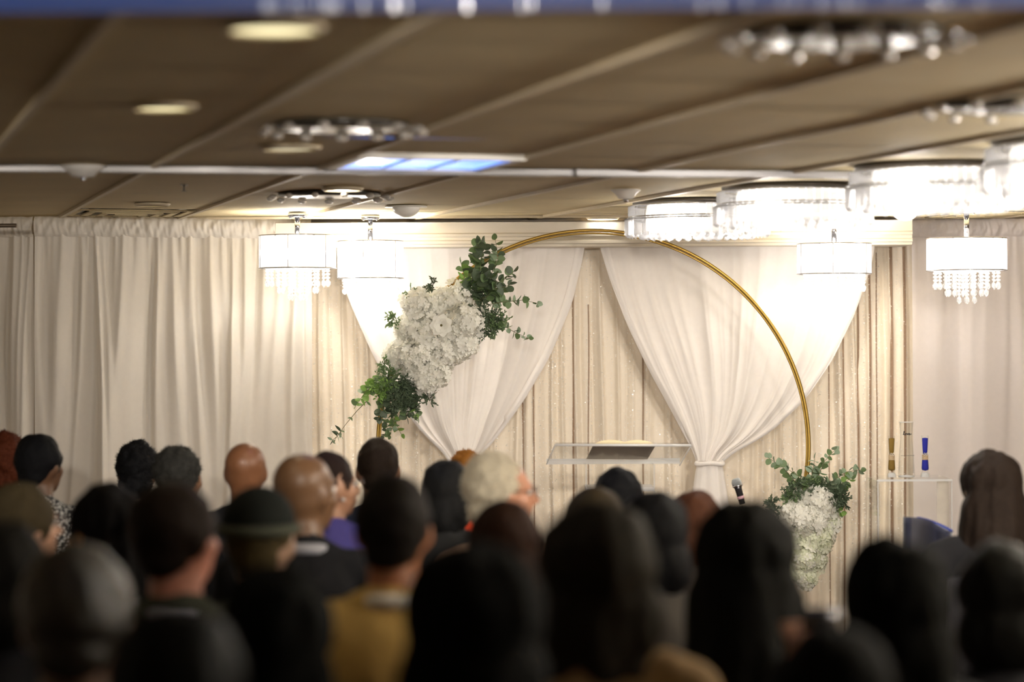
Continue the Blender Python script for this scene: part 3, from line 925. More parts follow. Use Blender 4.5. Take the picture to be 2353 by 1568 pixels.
# lower greenery
for k, (pl, key, sz, st_, keys) in enumerate([
    ([(905, 860), (890, 890), (880, 930), (872, 960)], 'd', 26, 10, 'dm'),
    ([(920, 870), (925, 900), (930, 930), (935, 960)], 'd', 28, 10, 'dm'),
    ([(890, 870), (860, 885), (840, 900), (820, 930)], 'l', 24, 12, 'lm'),
    ([(890, 900), (900, 940), (905, 975), (895, 1000)], 'm', 20, 10, 'mg'),
    ([(930, 890), (945, 930), (960, 960)], 'm', 24, 12, 'ml'),
    ([(880, 900), (883, 950), (890, 985), (882, 1002)], 'd', 18, 10, 'dm'),
    ([(910, 880), (905, 910), (900, 945)], 'd', 30, 9, 'd'),
    ([(935, 880), (955, 900), (950, 925)], 'd', 26, 9, 'd'),
    ([(870, 880), (850, 895)], 'l', 26, 8, 'l')]):
    branch(root, pl, YE, key, sz, st_, 400 + k, keys=keys)
stb = branch(root, [(845, 920), (820, 945), (795, 975), (770, 1010)], YE, 'm', 14, 40, 431, keys='m', narrow=True)
branch(root, [(785, 990), (775, 1003), (764, 1012)], YE, 'd', 22, 9, 432, keys='dg', narrow=True)
branch(root, [(905, 960), (915, 985), (922, 998)], YE, 'l', 22, 30, 433, keys='l')
for k, (c, rd_, n_, m_) in enumerate([((890, 870), 34, 40, LEAFM), ((880, 895), 30, 26, LEAFL), ((925, 890), 36, 40, LEAFD), ((955, 900), 32, 30, LEAFD), ((990, 915), 20, 12, LEAFD),
                                      ((915, 920), 30, 30, LEAFD), ((882, 835), 16, 10, LEAFM), ((975, 885), 24, 18, LEAFD), ((945, 940), 26, 20, LEAFD)]):
    sprig(root, c, rd_, n_, YE - .05, m_, 500 + k)

# smaller arrangement lower right
root = empty('floral_arrangement', P(1860, 1180, YR), 0, 'smaller white hydrangea cluster with eucalyptus at the lower right of the hoop', 'flowers')
hy = [(1840, 1150, 36), (1880, 1155, 38), (1905, 1172, 28), (1828, 1185, 36), (1868, 1195, 42), (1900, 1205, 28), (1842, 1235, 40), (1880, 1240, 36), (1850, 1280, 34), (1875, 1285, 26),
      (1838, 1310, 26), (1855, 1330, 22)]
for k, (x, y, rd_) in enumerate(hy): hydrangea(root, x, y, YF + random.Random(k).uniform(-.04, .05), rd_, 600 + k, FL if k < 4 else FL2 + FL, 18, PETAL if k < 5 else PETAL2)
for k, (pl, key, sz, st_, keys) in enumerate([
    ([(1850, 1130), (1825, 1105), (1800, 1075), (1765, 1052)], 'g', 22, 12, 'gm'),
    ([(1845, 1125), (1835, 1095), (1812, 1080)], 'g', 22, 11, 'gm'),
    ([(1870, 1125), (1882, 1090), (1895, 1060), (1918, 1035)], 'g', 22, 12, 'gm'),
    ([(1860, 1120), (1868, 1080), (1872, 1055)], 'g', 26, 11, 'g'),
    ([(1885, 1130), (1915, 1105), (1945, 1085), (1978, 1080)], 'm', 22, 11, 'mg'),
    ([(1890, 1135), (1925, 1120), (1955, 1100)], 'm', 26, 11, 'mlg'),
    ([(1895, 1140), (1925, 1145), (1942, 1160)], 'd', 26, 9, 'd'),
    ([(1900, 1130), (1920, 1130), (1935, 1120)], 'd', 30, 9, 'd'),
    ([(1925, 1165), (1932, 1180)], 'l', 20, 8, 'l')]):
    branch(root, pl, YE, key, sz, st_, 700 + k, keys=keys)
for k, (c, rd_, n_, m_) in enumerate([((1825, 1125), 30, 30, LEAFD), ((1890, 1125), 36, 40, LEAFD), ((1925, 1145), 32, 34, LEAFD), ((1775, 1160), 22, 20, LEAFD), ((1778, 1175), 18, 18, LEAFD),
                                      ((1815, 1145), 20, 14, LEAFM), ((1865, 1115), 24, 20, LEAFM)]):
    sprig(root, c, rd_, n_, YE - .05, m_, 800 + k)

# ------------------------------------------------------------------ clear lectern with the open book
def glassmat():
    m = bpy.data.materials.new('clear_acrylic'); m.use_nodes = True; nt = m.node_tree; N = nt.nodes; L = nt.links
    for n in list(N): N.remove(n)
    out = N.new('ShaderNodeOutputMaterial'); t = N.new('ShaderNodeBsdfTransparent'); g = N.new('ShaderNodeBsdfGlossy'); g.inputs['Roughness'].default_value = .04
    t.inputs[0].default_value = (.985, .99, .99, 1)
    lw = N.new('ShaderNodeLayerWeight'); lw.inputs[0].default_value = .10; ms = N.new('ShaderNodeMixShader')
    nz = N.new('ShaderNodeTexNoise'); nz.inputs['Scale'].default_value = 4; bp = N.new('ShaderNodeBump'); bp.inputs['Strength'].default_value = .03
    L.new(nz.outputs['Fac'], bp.inputs['Height']); L.new(bp.outputs[0], g.inputs['Normal'])
    mu = N.new('ShaderNodeMath'); mu.operation = 'MULTIPLY'; mu.inputs[1].default_value = .30; L.new(lw.outputs['Fresnel'], mu.inputs[0]); L.new(mu.outputs[0], ms.inputs[0]); L.new(t.outputs[0], ms.inputs[1]); L.new(g.outputs[0], ms.inputs[2]); L.new(ms.outputs[0], out.inputs[0])
    return m


ACR = glassmat()
ACE = mat('bright_acrylic_edge', (.93, .94, .95), .15, var=.03, transp=.35, translucent=.3, spec=1.0)


def quad_slab(mb, a, b, c, d, th):
    a, b, c, d = map(Vector, (a, b, c, d)); n = (b - a).cross(d - a).normalized() * th
    mb.add([a, b, c, d, a + n, b + n, c + n, d + n], [(0, 3, 2, 1), (4, 5, 6, 7), (0, 1, 5, 4), (1, 2, 6, 5), (2, 3, 7, 6), (3, 0, 4, 7)])


YLc = 11.35
lo = P(1425, 1060, YLc)
root = empty('lectern', (lo.x, YLc, 0), 0, 'clear acrylic lectern holding an open book in front of the backdrop', 'lectern')
o_ = Vector(root.location)
A, B = P(1276, 1023, 11.2) - o_, P(1588, 1024, 11.2) - o_   # raised edge towards the guests
Cc, Dd = P(1562, 1070, 11.52) - o_, P(1256, 1067, 11.52) - o_
b = MB(); quad_slab(b, A, B, Cc, Dd, .012); b.build('top_plate', ACR, root, smooth=False)
MB().tube([A, B], .006, 8).build('plate_edge', ACE, root)
MB().box(((Cc.x + Dd.x) / 2, Cc.y, Dd.z + .012), (Cc.x - Dd.x, .014, .026)).build('book_lip', ACE, root, smooth=False)
MB().tube([A, Dd], .003, 8).build('plate_edge', ACE, root); MB().tube([B, Cc], .003, 8).build('plate_edge', ACE, root)
sx0, sx1 = P(1345, 1100, YLc).x - o_.x, P(1500, 1100, YLc).x - o_.x
ztp = P(1425, 1062, YLc).z
MB().box((0, -.10, ztp / 2), (sx1 - sx0, .010, ztp - .02)).build('front_panel', ACR, root, smooth=False)
for s_ in (sx0, sx1):
    MB().box((s_, .02, ztp / 2), (.010, .24, ztp - .02)).build('side_panel', ACR, root, smooth=False)
    MB().box((s_, -.106, ztp / 2), (.003, .003, ztp - .02)).build('panel_edge', ACE, root, smooth=False)
MB().box(((sx0 + sx1) / 2, .02, P(1425, 1122, YLc).z), (sx1 - sx0, .24, .018)).build('shelf_reflection', ACE, root, smooth=False)  # bright bar standing in for the reflections at mid height
MB().box(((sx0 + sx1) / 2, .0, .01), (.6, .4, .02)).build('base', ACR, root, smooth=False)
# book
COVER = mat('grey_leather_cover', (.34, .29, .24), .5); PAGE = mat('cream_gilt_pages', (.85, .72, .45), .6, var=.08, scale=120)
bk = P(1430, 1050, 11.35)
root = empty('open_book', bk, 0, 'open book with grey cover and cream pages lying on the clear lectern', 'book')
pl = (A + o_, B + o_, Cc + o_, Dd + o_)
up = ((A - Dd)).normalized(); rt = (B - A).normalized(); nn = rt.cross(up).normalized()
if nn.z < 0: nn = -nn
base = (A + B + Cc + Dd) / 4 + o_ + nn * .016 + rt * .012
hwid, hdep = .145, .12
for s_ in (-1, 1):
    b = MB(); quad_slab(b, base + up * hdep - bk, base + up * hdep + rt * s_ * hwid - bk, base - up * hdep + rt * s_ * hwid - bk, base - up * hdep - bk, .003 * s_ * -1)
    b.build('cover', COVER, root, smooth=False, fix=True)
    vs = []; nx = 10
    for e in (-1, 1):
        for i in range(nx):
            t = i / (nx - 1); hgt = .004 + .020 * math.sin(PI * min(1, (t + .12) / 1.12)) ** .7
            for q in (0, 1): vs.append(base + rt * s_ * t * (hwid - .006) + up * e * (hdep - .005) + nn * (hgt * q + .002) - bk)
    b = MB(); fs = []
    for i in range(nx - 1):
        a = i * 2; c = 2 * nx + i * 2
        fs += [(a, a + 2, a + 3, a + 1), (c, c + 1, c + 3, c + 2), (a + 1, a + 3, c + 3, c + 1), (a, c, c + 2, a + 2)]
    e = (nx - 1) * 2; fs += [(e, e + 2 * nx, e + 2 * nx + 1, e + 1), (0, 1, 2 * nx + 1, 2 * nx)]
    b.add(vs, fs); b.build('page_block', PAGE, root, smooth=False, fix=True)

# ------------------------------------------------------------------ microphone on a stand
BLK = mat('black_metal', (.10, .10, .11), .25, metal=.8); MESHG = mat('silver_mic_grille', (.5, .54, .56), .35, metal=.8, var=.3, scale=400, bump=.8, bscale=500)
top, bot = P(1690, 1100, 11.3), P(1706, 1158, 11.3)
sb = Vector((bot.x + .02, bot.y, 0))
root = empty('microphone_stand', sb, 0, 'black microphone stand between the swag tail and the lower flowers', 'stand')
MB().lathe([(0, 0), (.13, 0), (.13, .012), (.02, .022), (0, .022)], n=28).build('base', BLK, root)
MB().tube([(0, 0, .02), (0, 0, bot.z - .10)], .008, 10).build('pole', BLK, root)
MB().tube([(0, 0, bot.z - .10), Vector((bot.x, bot.y, bot.z)) - sb + Vector((.004, 0, -.02))], .012, 10).build('clip', BLK, root)
root = empty('microphone', (top + bot) / 2, 0, 'black and silver handheld microphone tilted on its stand', 'microphone')
o_ = Vector(root.location); dd = (bot - top).normalized()
MB().tube([top + dd * .035 - o_, top + dd * .05 - o_, bot - o_], [.022, .017, .014], 14).build('body', BLK, root)
b = MB(); b.tube([top - o_, top + dd * .004 - o_, top + dd * .018 - o_, top + dd * .036 - o_], [.012, .019, .024, .023], 16); b.build('grille', MESHG, root)
MB().tube([top + dd * .033 - o_, top + dd * .040 - o_], .0245, 16).build('ring', CHROME, root)
MB().tube([top + dd * .085 - o_ + Vector((0, -.001, 0)), top + dd * .098 - o_ + Vector((0, -.001, 0))], .0165, 14).build('pink_band', mat('pink_tape', (.75, .45, .5), .5), root)

# ------------------------------------------------------------------ clear pedestal table with unity sand vases
YT = 11.55
t0_, t1_ = P(2003, 1096, YT), P(2172, 1098, YT)
root = empty('pedestal_table', ((t0_.x + t1_.x) / 2, YT, 0), 0, 'clear acrylic box table carrying the sand vases at the right', 'table')
W_ = t1_.x - t0_.x; H_ = (t0_.z + t1_.z) / 2
MB().box((0, 0, H_ - .006), (W_, .36, .012)).build('top_panel', ACR, root, smooth=False)
MB().box((0, -.18, H_ - .005), (W_ + .004, .004, .010)).build('top_edge', ACE, root, smooth=False)
for s_ in (-1, 1):
    MB().box((s_ * (W_ / 2 - .005), 0, H_ / 2 - .006), (.01, .36, H_ - .012)).build('side_panel', ACR, root, smooth=False)
    MB().box((s_ * (W_ / 2 - .002), -.181, H_ / 2 - .006), (.005, .004, H_ - .012)).build('panel_edge', ACE, root, smooth=False)
MB().box((0, .175, H_ / 2 - .006), (W_ - .02, .01, H_ - .012)).build('back_panel', ACR, root, smooth=False)
MB().box((W_ / 2 - .03, -.10, H_ / 2), (.055, .003, H_ - .03)).build('pale_strip', mat('pale_acrylic', (.8, .75, .66), .3, transp=.55, translucent=.3), root, smooth=False)  # paler see-through sheet along the right side

GL = ACR
ROPE = mat('jute_twine', (.62, .47, .30), .9, var=.25, scale=200, bump=.5, bscale=200)
for px, col, nm, lab in ((2049, (.22, .13, .02), 'gold_brown_sand', 'slim sand vase filled with brown gold sand, left on the clear table'),
                         (2126, (.015, .02, .32), 'royal_blue_sand', 'slim sand vase filled with royal blue sand, right on the clear table')):
    p = P(px, 1096, YT - .03); s_ = (YT - .03) / F
    root = empty('sand_vase', (p.x, p.y, H_), 0, lab, 'vase', 'unity sand vases')
    hh = (1094 - 998) * s_
    g = lambda q: q * hh
    prof = [(0, .001), (11.5 * s_, .001), (10.5 * s_, g(.09)), (6.5 * s_, g(.14)), (8.8 * s_, g(.22)), (7.8 * s_, g(.40)), (5.0 * s_, g(.52)), (6.2 * s_, g(.66)), (7.6 * s_, g(.85)), (7.9 * s_, g(1.0)), (7.2 * s_, g(1.0))]
    MB().lathe(prof, n=24).build('glass', GL, root)
    MB().lathe([(0, .002), (9.5 * s_, .002), (9.0 * s_, g(.08)), (5.5 * s_, g(.12)), (0, g(.12))], n=12).build('crystal_foot', ACE, root, smooth=False)
    sm_ = mat(nm, col, .8, var=.2, scale=300)
    MB().lathe([(0, g(.16)), (7.2 * s_, g(.18)), (8.0 * s_, g(.22)), (7.0 * s_, g(.40)), (4.4 * s_, g(.50)), (0, g(.5))], n=20).build('lower_sand', sm_, root)
    MB().lathe([(0, g(.52)), (4.4 * s_, g(.54)), (5.6 * s_, g(.66)), (6.9 * s_, g(.94)), (0, g(.95))], n=20).build('upper_sand', sm_, root)
    b = MB()
    for k in range(5): b.lathe([(6.6 * s_, g(.42 + .026 * k)), (7.6 * s_, g(.433 + .026 * k)), (6.6 * s_, g(.446 + .026 * k))], n=18)
    b.build('twine_wrap', ROPE, root)
    b = MB()
    for e in (-1, 1): b.tube([Vector((0, -7.2 * s_, g(.56))) + Vector((e * 4 * s_ * math.sin(a), -.004, 3 * s_ * math.sin(2 * a))) for a in np.linspace(0, PI, 9)], .0012, 5)
    b.build('lace_bow', mat('ivory_lace', (.8, .75, .68), .9), root)
p = P(2083, 1096, YT - .02); s_ = (YT - .02) / F
root = empty('glass_vase', (p.x, p.y, H_), 0, 'tall clear glass vase with black script lettering between the sand vases', 'vase')
hv = (1094 - 967) * s_; g = lambda q: q * hv
MB().lathe([(0, .001), (19 * s_, .001), (20 * s_, g(.04)), (19 * s_, g(.12)), (17 * s_, g(.4)), (13.5 * s_, g(.7)), (14 * s_, g(.85)), (16.5 * s_, g(1.0)), (15.3 * s_, g(1.0)), (12.4 * s_, g(.72)), (15.5 * s_, g(.4)), (17.5 * s_, g(.08)), (0, g(.06))], n=32).build('glass', ACR, root)
MB().tube([Vector((16.2 * s_ * math.cos(a), 16.2 * s_ * math.sin(a), g(1.0))) for a in np.linspace(0, 2 * PI, 32, endpoint=False)], .0016, 6, closed=True).build('rim', ACE, root)
MB().lathe([(0, .002), (18 * s_, .002), (18.5 * s_, g(.03)), (0, g(.05))], n=24).build('glass_base', ACE, root)
INK = mat('black_ink', (.012, .012, .012), .6, var=.0)


def script(pl, cx, cz, sc_, yy, name='lettering', th=.0011):
    b = MB()
    for s in pl: b.tube([Vector((cx + x * sc_, yy, cz + y * sc_)) for x, y in s], th, 5)
    return b.build(name, INK, root)


love = [[(-2.6, .2), (-2.2, .5), (-1.8, 1.5), (-1.75, 2.2), (-2.0, 2.1), (-2.1, 1.0), (-2.0, .1), (-1.7, 0), (-1.3, .35)],
        [(-.9, .9), (-1.25, .7), (-1.25, .15), (-.9, 0), (-.6, .3), (-.65, .75), (-.9, .9), (-.4, .75)],
        [(-.2, .85), (.05, .1), (.2, .05), (.45, .9), (.7, .8)],
        [(.85, .4), (1.3, .6), (1.35, .9), (1.05, .95), (.85, .5), (.95, .05), (1.35, .05), (1.9, .5), (2.3, .6)]]
script(love, 0, P(2083, 999, YT).z - H_, .0085, -16.5 * s_ - .002, 'script_lettering', .0018)
wv = [[(-4 + i * .22, .35 * abs(math.sin(i * 1.3)) * (1 + .8 * (i % 7 == 0))) for i in range(37)]]
script(wv, 0, P(2083, 1047, YT).z - H_, .0080, -17.2 * s_ - .003, 'small_lettering', .0007)
# ------------------------------------------------------------------ navy chair back near the right
NAVY = mat('navy_velvet', (.012, .016, .05), .7, sheen=.6); NAVYB = mat('royal_blue_edge', (.02, .05, .35), .5)
root = empty('navy_chair', (P(2125, 1230, 9.6).x, 9.6, 0), 0, 'empty chair with a curved navy back left of the long haired woman', 'chair')
o_ = Vector(root.location); vs = []; nx, nz = 24, 10
for i in range(nz):
    for k in range(nx):
        t = k / (nx - 1); px = 2075 + t * 112
        ptop = 1188 + 4 * t + 30 * t * t
        py = ptop + (1330 - ptop) * i / (nz - 1)
        vs.append(P(px, py, 9.6 + .12 * math.sin(PI * t * .8)) - o_)
b = MB(); b.add(vs, [(i * nx + k, i * nx + k + 1, (i + 1) * nx + k + 1, (i + 1) * nx + k) for i in range(nz - 1) for k in range(nx - 1)])
bo = b.build('backrest', NAVY, root); md = bo.modifiers.new('s', 'SOLIDIFY'); md.thickness = .03
vs = []
for k in range(nx):
    t = k / (nx - 1)
    if t < .3: continue
    px = 2075 + t * 112; ptop = 1188 + 4 * t + 30 * t * t
    q = P(px, ptop, 9.6 + .12 * math.sin(PI * t * .8)) - o_
    vs.append(q)
MB().tube(vs, .008, 6).build('blue_edge', NAVYB, root)  # brighter blue tube along part of the backrest's top edge
MB().box((0, .22, .44), (.44, .42, .07)).build('seat', NAVY, root)
for sx_ in (-1, 1):
    for sy_ in (0, 1):
        MB().tube([(sx_ * .2, .04 + sy_ * .36, .41), (sx_ * .21, .03 + sy_ * .38, 0)], .012, 8).build('leg', BLK, root)

# ------------------------------------------------------------------ people
def skin(c): return mat('skin_%d_%d_%d' % tuple(int(k * 100) for k in c), c, .42, var=.10, scale=25, bump=.05, bscale=90, spec=.4, coat=.05)


def cloth(name, c, rough=.85): return mat(name, c, rough, var=.15, scale=60, bump=.15, bscale=150, spec=.15)


def hairm(name, c, rough=.5): return mat(name, c, rough, var=.35, scale=90, bump=.5, bscale=160, spec=.5 if rough < .45 else .05, translucent=.3 if c[0] > .3 else 0)


BODY_N = 0


def person(px, ptop, Y, label, yaw=0.0, pitch=0.0, sk=(.20, .10, .06), hair='short', hc=(.012, .010, .009), top=(.012, .012, .014), s=1.0, wide=1.0, hair_s=1.0,
           collar=None, glasses=False, earring=None, voxel=.0125, tilt=0.0, trousers=(.02, .02, .025), pattern=None, raise_arm=None, body_yaw=0.0, hl=None, name='person'):
    p = P(px, ptop, Y)
    hx = hair_s
    ext = {'bald': 0, 'short': .010, 'curly': .022, 'afro': .03, 'long': .014, 'bob': .016, 'big': .035, 'bun': .012, 'cap': .016, 'thin': .004}[hair]
    ztop = p.z - ext * s * hx
    # seated height: hips .50; crown (skull) at 1.27*s + stretch
    stretch = ztop - (.50 + .77 * s)
    root = empty(name, (p.x, Y, 0), body_yaw, label, 'person')
    sm = skin(sk)

    def q(x, y, z):  # body point, z given for the s=1 figure; above the hips it scales and stretches
        if z > .5: zz = .5 + (z - .5) * s + stretch * min(1, (z - .5) / .45)
        else: zz = z
        return Vector((x * (s if z > .45 else 1), y, zz))
    hc_ = q(0, .02, 1.155)                 # centre of the skull
    Rh = Matrix.Rotation(-yaw - body_yaw, 3, 'Z') @ Matrix.Rotation(tilt, 3, 'Y') @ Matrix.Rotation(-pitch, 3, 'X')

    def h(x, y, z): return hc_ + Rh @ (Vector((x, y, z)) * s)

    def torso(b, e, arms=True, hips=True, low=.42):
        b.ell(q(0, -.02, .60), (.155 * wide + e, .11 + e, .15 + e)); b.ell(q(0, -.03, .74), (.15 * wide + e, .105 + e, .16 + e))
        b.ell(q(0, -.03, .87), (.165 * wide + e, .105 + e, .13 + e)); b.cap(q(-.13 * wide, -.03, .935), .055 + e, q(.13 * wide, -.03, .935), .055 + e)
        b.cap(q(-.06, -.025, .965), .05 + e * .7, q(.06, -.025, .965), .05 + e * .7)
        if arms:
            for sg in (-1, 1):
                if raise_arm == sg: continue
                b.cap(q(sg * .178 * wide, -.03, .915), .058 + e, q(sg * .205 * wide, -.02, .70), .046 + e)
                b.cap(q(sg * .205 * wide, -.02, .70), .045 + e, q(sg * .13, .22, .615), .030 + e)

    def legs(b, e, feet=False):
        b.ell((0, -.03, .52), (.17 * wide + e, .13 + e, .09 + e))
        for sg in (-1, 1):
            b.cap((sg * .09, 0, .52), .082 + e, (sg * .12, .40, .50), .060 + e); b.cap((sg * .12, .40, .50), .056 + e, (sg * .12, .42, .10), .038 + e)
            b.ell((sg * .12, .47, .045), (.042, .12, .045))

    b = MB()
    torso(b, 0); legs(b, 0)
    b.cap(q(0, -.02, .97), .062 * s, h(0, -.02, -.07), .059 * s)
    # head
    b.ell(h(0, -.012, .02), (.075 * s, .093 * s, .096 * s), Rh, 20, 14); b.ell(h(0, -.022, .032), (.082 * s, .086 * s, .081 * s), Rh, 20, 14); b.ell(h(0, -.022, .055), (.071 * s, .079 * s, .060 * s), Rh, 20, 14); b.ell(h(0, -.018, -.012), (.077 * s, .078 * s, .085 * s), Rh, 20, 14)
    b.ell(h(0, .03, -.045), (.056 * s, .062 * s, .072 * s), Rh, 16, 10)
    b.ell(h(0, .062, -.092), (.026 * s, .022 * s, .022 * s), Rh)            # chin
    b.cap(h(0, .084, .018), .010 * s, h(0, .108, -.022), .014 * s)          # nose
    b.cap(h(-.03, .074, .028), .013 * s, h(.03, .074, .028), .013 * s)      # brow
    b.cap(h(-.018, .083, -.056), .010 * s, h(.018, .083, -.056), .010 * s)  # lips
    for sg in (-1, 1):
        b.ell(h(sg * .045, .055, -.025), .022 * s)                           # cheek
        b.ell(h(sg * .081, -.004, -.012), (.0095 * s, .020 * s, .031 * s), Rh @ Matrix.Rotation(sg * .25, 3, 'Z'))   # ear
        if raise_arm == sg: continue
        hb = q(sg * .13, .22, .615)                                          # hand in the lap
        b.ell(hb + Vector((-sg * .035, .05, -.005)), (.036, .046, .016))
        for k in range(4): b.cap(hb + Vector((-sg * (.012 + .019 * k), .08, -.004)), .0095, hb + Vector((-sg * (.016 + .019 * k), .125 + .008 * (k in (1, 2)), -.022)), .008)
        b.cap(hb + Vector((-sg * .06, .04, 0)), .011, hb + Vector((-sg * .088, .075, .0)), .009)
    if raise_arm:
        sg = raise_arm; sh = q(sg * .178 * wide, -.03, .915); el = q(sg * .26, .12, .78); wr = q(sg * .165, .20, .985)
        b.cap(sh, .056, el, .045); b.cap(el, .042, wr, .028)
        b.ell(wr + Vector((0, .005, .045)), (.036, .017, .045))
        for k in range(4):
            kx = -.027 + .018 * k
            b.cap(wr + Vector((kx, .01, .085)), .0095, wr + Vector((kx, .05, .105)), .008); b.cap(wr + Vector((kx, .05, .105)), .008, wr + Vector((kx * .8, .06, .075)), .007)
        b.cap(wr + Vector((-sg * .03, .01, .03)), .012, wr + Vector((-sg * .058, .03, .065)), .009)
    remesh(b, voxel, 'body', sm, root, smooth=2)
    # eyes
    e = MB()
    for sg in (-1, 1): e.ell(h(sg * .031, .072, .008), .0115 * s)
    e.build('eyes', mat('eye_white', (.75, .72, .68), .2), root)
    e = MB()
    for sg in (-1, 1): e.ell(h(sg * .0315, .0800, .008), .0052 * s)
    e.build('irises', mat('dark_brown_iris', (.03, .02, .01), .2), root)
    # clothes
    tm_ = pattern if pattern else cloth('cloth_%d_%d_%d' % tuple(int(k * 200) for k in top), top)
    b = MB(); torso(b, .014); b.cap(q(0, -.025, .955), .072 * s, q(0, -.02, 1.0), .062 * s)
    if raise_arm:
        sg = raise_arm; b.cap(q(sg * .178 * wide, -.03, .915), .07, q(sg * .26, .12, .78), .058); b.cap(q(sg * .26, .12, .78), .055, q(sg * .197, .19, .985), .042)
    remesh(b, .016, 'jacket', tm_, root, disp=.006, dscale=9, smooth=2)
    b = MB(); legs(b, .010); remesh(b, .02, 'trousers', cloth('cloth_t_%d' % int(trousers[0] * 300), trousers), root, smooth=1)
    if collar:
        b = MB(); pts = [q(.064 * math.cos(a), -.02 + .064 * math.sin(a), .992 + .008 * math.cos(a + PI / 2)) for a in np.linspace(0, 2 * PI, 28, endpoint=False)]
        b.tube(pts, .018 * s, 8, closed=True, flat=1.0); b.build('shirt_collar', mat('collar_%d' % int(collar[2] * 100), collar, .8), root)
    # hair
    if hair != 'bald':
        hm = hairm('hair_%d_%d_%d_%d' % (tuple(int(k * 400) for k in hc) + (int(10 * (hl or .5)),)), hc, hl or .5)
        b = MB(); g = hx
        disp, ds, zs = .006, 25, 1.0
        if hair == 'thin': b.ell(h(0, -.016, .018), (.077 * s, .095 * s, .097 * s), Rh, 18, 12)
        if hair in ('short', 'bun', 'cap'):
            b.ell(h(0, -.020, .026), (.081 * s * g, .098 * s, .101 * s), Rh, 18, 12); b.ell(h(0, -.055, -.035), (.062 * s, .05 * s, .055 * s), Rh)
            if hair == 'bun': b.ell(h(0, -.115, .06), .05 * s, Rh)
        if hair == 'curly':
            b.ell(h(0, -.020, .030), (.094 * s * g, .104 * s * g, .106 * s * g), Rh, 18, 12); b.ell(h(0, -.06, -.05), (.072 * s * g, .055 * s, .07 * s), Rh); disp, ds = .014, 34
        if hair == 'afro':
            b.ell(h(0, -.045, .035), (.104 * s * g, .098 * s * g, .106 * s * g), Rh, 18, 12); b.ell(h(0, -.06, -.05), (.078 * s * g, .06 * s, .06 * s), Rh); disp, ds = .011, 42
        if hair == 'bob':
            b.ell(h(0, -.02, .03), (.092 * s * g, .102 * s * g, .102 * s), Rh, 18, 12)
            b.ell(h(0, -.045, -.06), (.100 * s * g, .080 * s, .095 * s), Rh, 18, 12)
            disp, ds, zs = .008, 22, .3
        if hair == 'long':
            b.ell(h(0, -.02, .03), (.088 * s * g, .100 * s * g, .100 * s), Rh, 18, 12)
            b.cap(h(0, -.045, -.03), .088 * s * g, h(0, -.075, -.20), .085 * s * g); b.ell(h(0, -.085, -.27), (.125 * s * g, .055 * s, .17 * s))
            for sg in (-1, 1): b.cap(h(sg * .045, -.04, -.06), .06 * s * g, h(sg * .075, -.05, -.27), .05 * s * g)
            disp, ds, zs = .012, 26, .16
        if hair == 'big':
            b.ell(h(0, -.03, .03), (.118 * s * g, .118 * s * g, .118 * s), Rh, 18, 12)
            b.ell(h(0, -.05, -.10), (.128 * s * g, .085 * s, .14 * s), Rh, 18, 12); b.ell(h(0, -.08, -.22), (.12 * s * g, .06 * s, .10 * s))
            disp, ds, zs = .012, 20, .4
        ho = remesh(b, .011, 'hair', hm, root, disp=disp, dscale=ds, smooth=2, zs=zs)
        if hair in ('afro', 'curly'):
            r = random.Random(int(px)); st = MB(); vs_ = ho.data.vertices
            for _ in range(3500):
                v = vs_[r.randrange(len(vs_))]; d = (v.normal + Vector((r.gauss(0, .6), r.gauss(0, .6), r.gauss(0, .6)))).normalized() * r.uniform(.005, .016)
                e_ = d.orthogonal().normalized() * .0009; st.add([v.co - e_, v.co + e_, v.co + d], [(0, 1, 2)])
            o = st.build('hair_wisps', hm, ho, smooth=False); o['kind'] = 'stuff'
        if hair == 'cap':
            b = MB(); Rr = Rh
            b.ell(h(0, -.018, .045), (.090 * s, .106 * s, .092 * s), Rh, 20, 12); co = b.build('cap_crown', cloth('dark_cap_felt', (.010, .012, .010)), root)
            b = MB(); b.tube([h(.089 * math.cos(a), -.018 + .105 * math.sin(a), .03) for a in np.linspace(0, 2 * PI, 30, endpoint=False)], .014 * s, 8, closed=True, flat=1.0)
            b.build('cap_band', cloth('grey_green_cap_band', (.07, .075, .055)), root)
    if glasses:
        b = MB()
        for sg in (-1, 1):
            b.tube([h(sg * .033 + .024 * math.cos(a), .098, .008 + .019 * math.sin(a)) for a in np.linspace(0, 2 * PI, 18, endpoint=False)], .0018, 6, closed=True)
            b.tube([h(sg * .056, .097, .014), h(sg * .080, .03, .014), h(sg * .082, -.01, .01)], .002, 6)
        b.tube([h(-.010, .102, .010), h(.010, .102, .010)], .0018, 6)
        b.build('glasses', mat('brown_tortoise_frame', (.10, .06, .04), .25), root)
    if earring:
        for sg in (-1, 1): MB().ell(h(sg * .086, -.002, -.045), .008 * s).build('earring', mat('bright_earring', earring, .15, metal=.6), root)
    return root


PAT = mat('black_white_speckle', (.3, .3, .28), .8)
nt = PAT.node_tree
for n in list(nt.nodes):
    if n.type == 'MIX': mixn = n
    if n.type == 'TEX_NOISE': nz = n
vor = nt.nodes.new('ShaderNodeTexVoronoi'); vor.inputs['Scale'].default_value = 90
cr = nt.nodes.new('ShaderNodeValToRGB'); cr.color_ramp.elements[0].position = .35; cr.color_ramp.elements[1].position = .5
nt.links.new([n for n in nt.nodes if n.type == 'TEX_COORD'][0].outputs['Object'], vor.inputs['Vector'])
nt.links.new(vor.outputs['Distance'], cr.inputs[0]); nt.links.new(cr.outputs[0], mixn.inputs[0])
mixn.inputs[6].default_value = (.62, .60, .55, 1); mixn.inputs[7].default_value = (.03, .03, .03, 1)

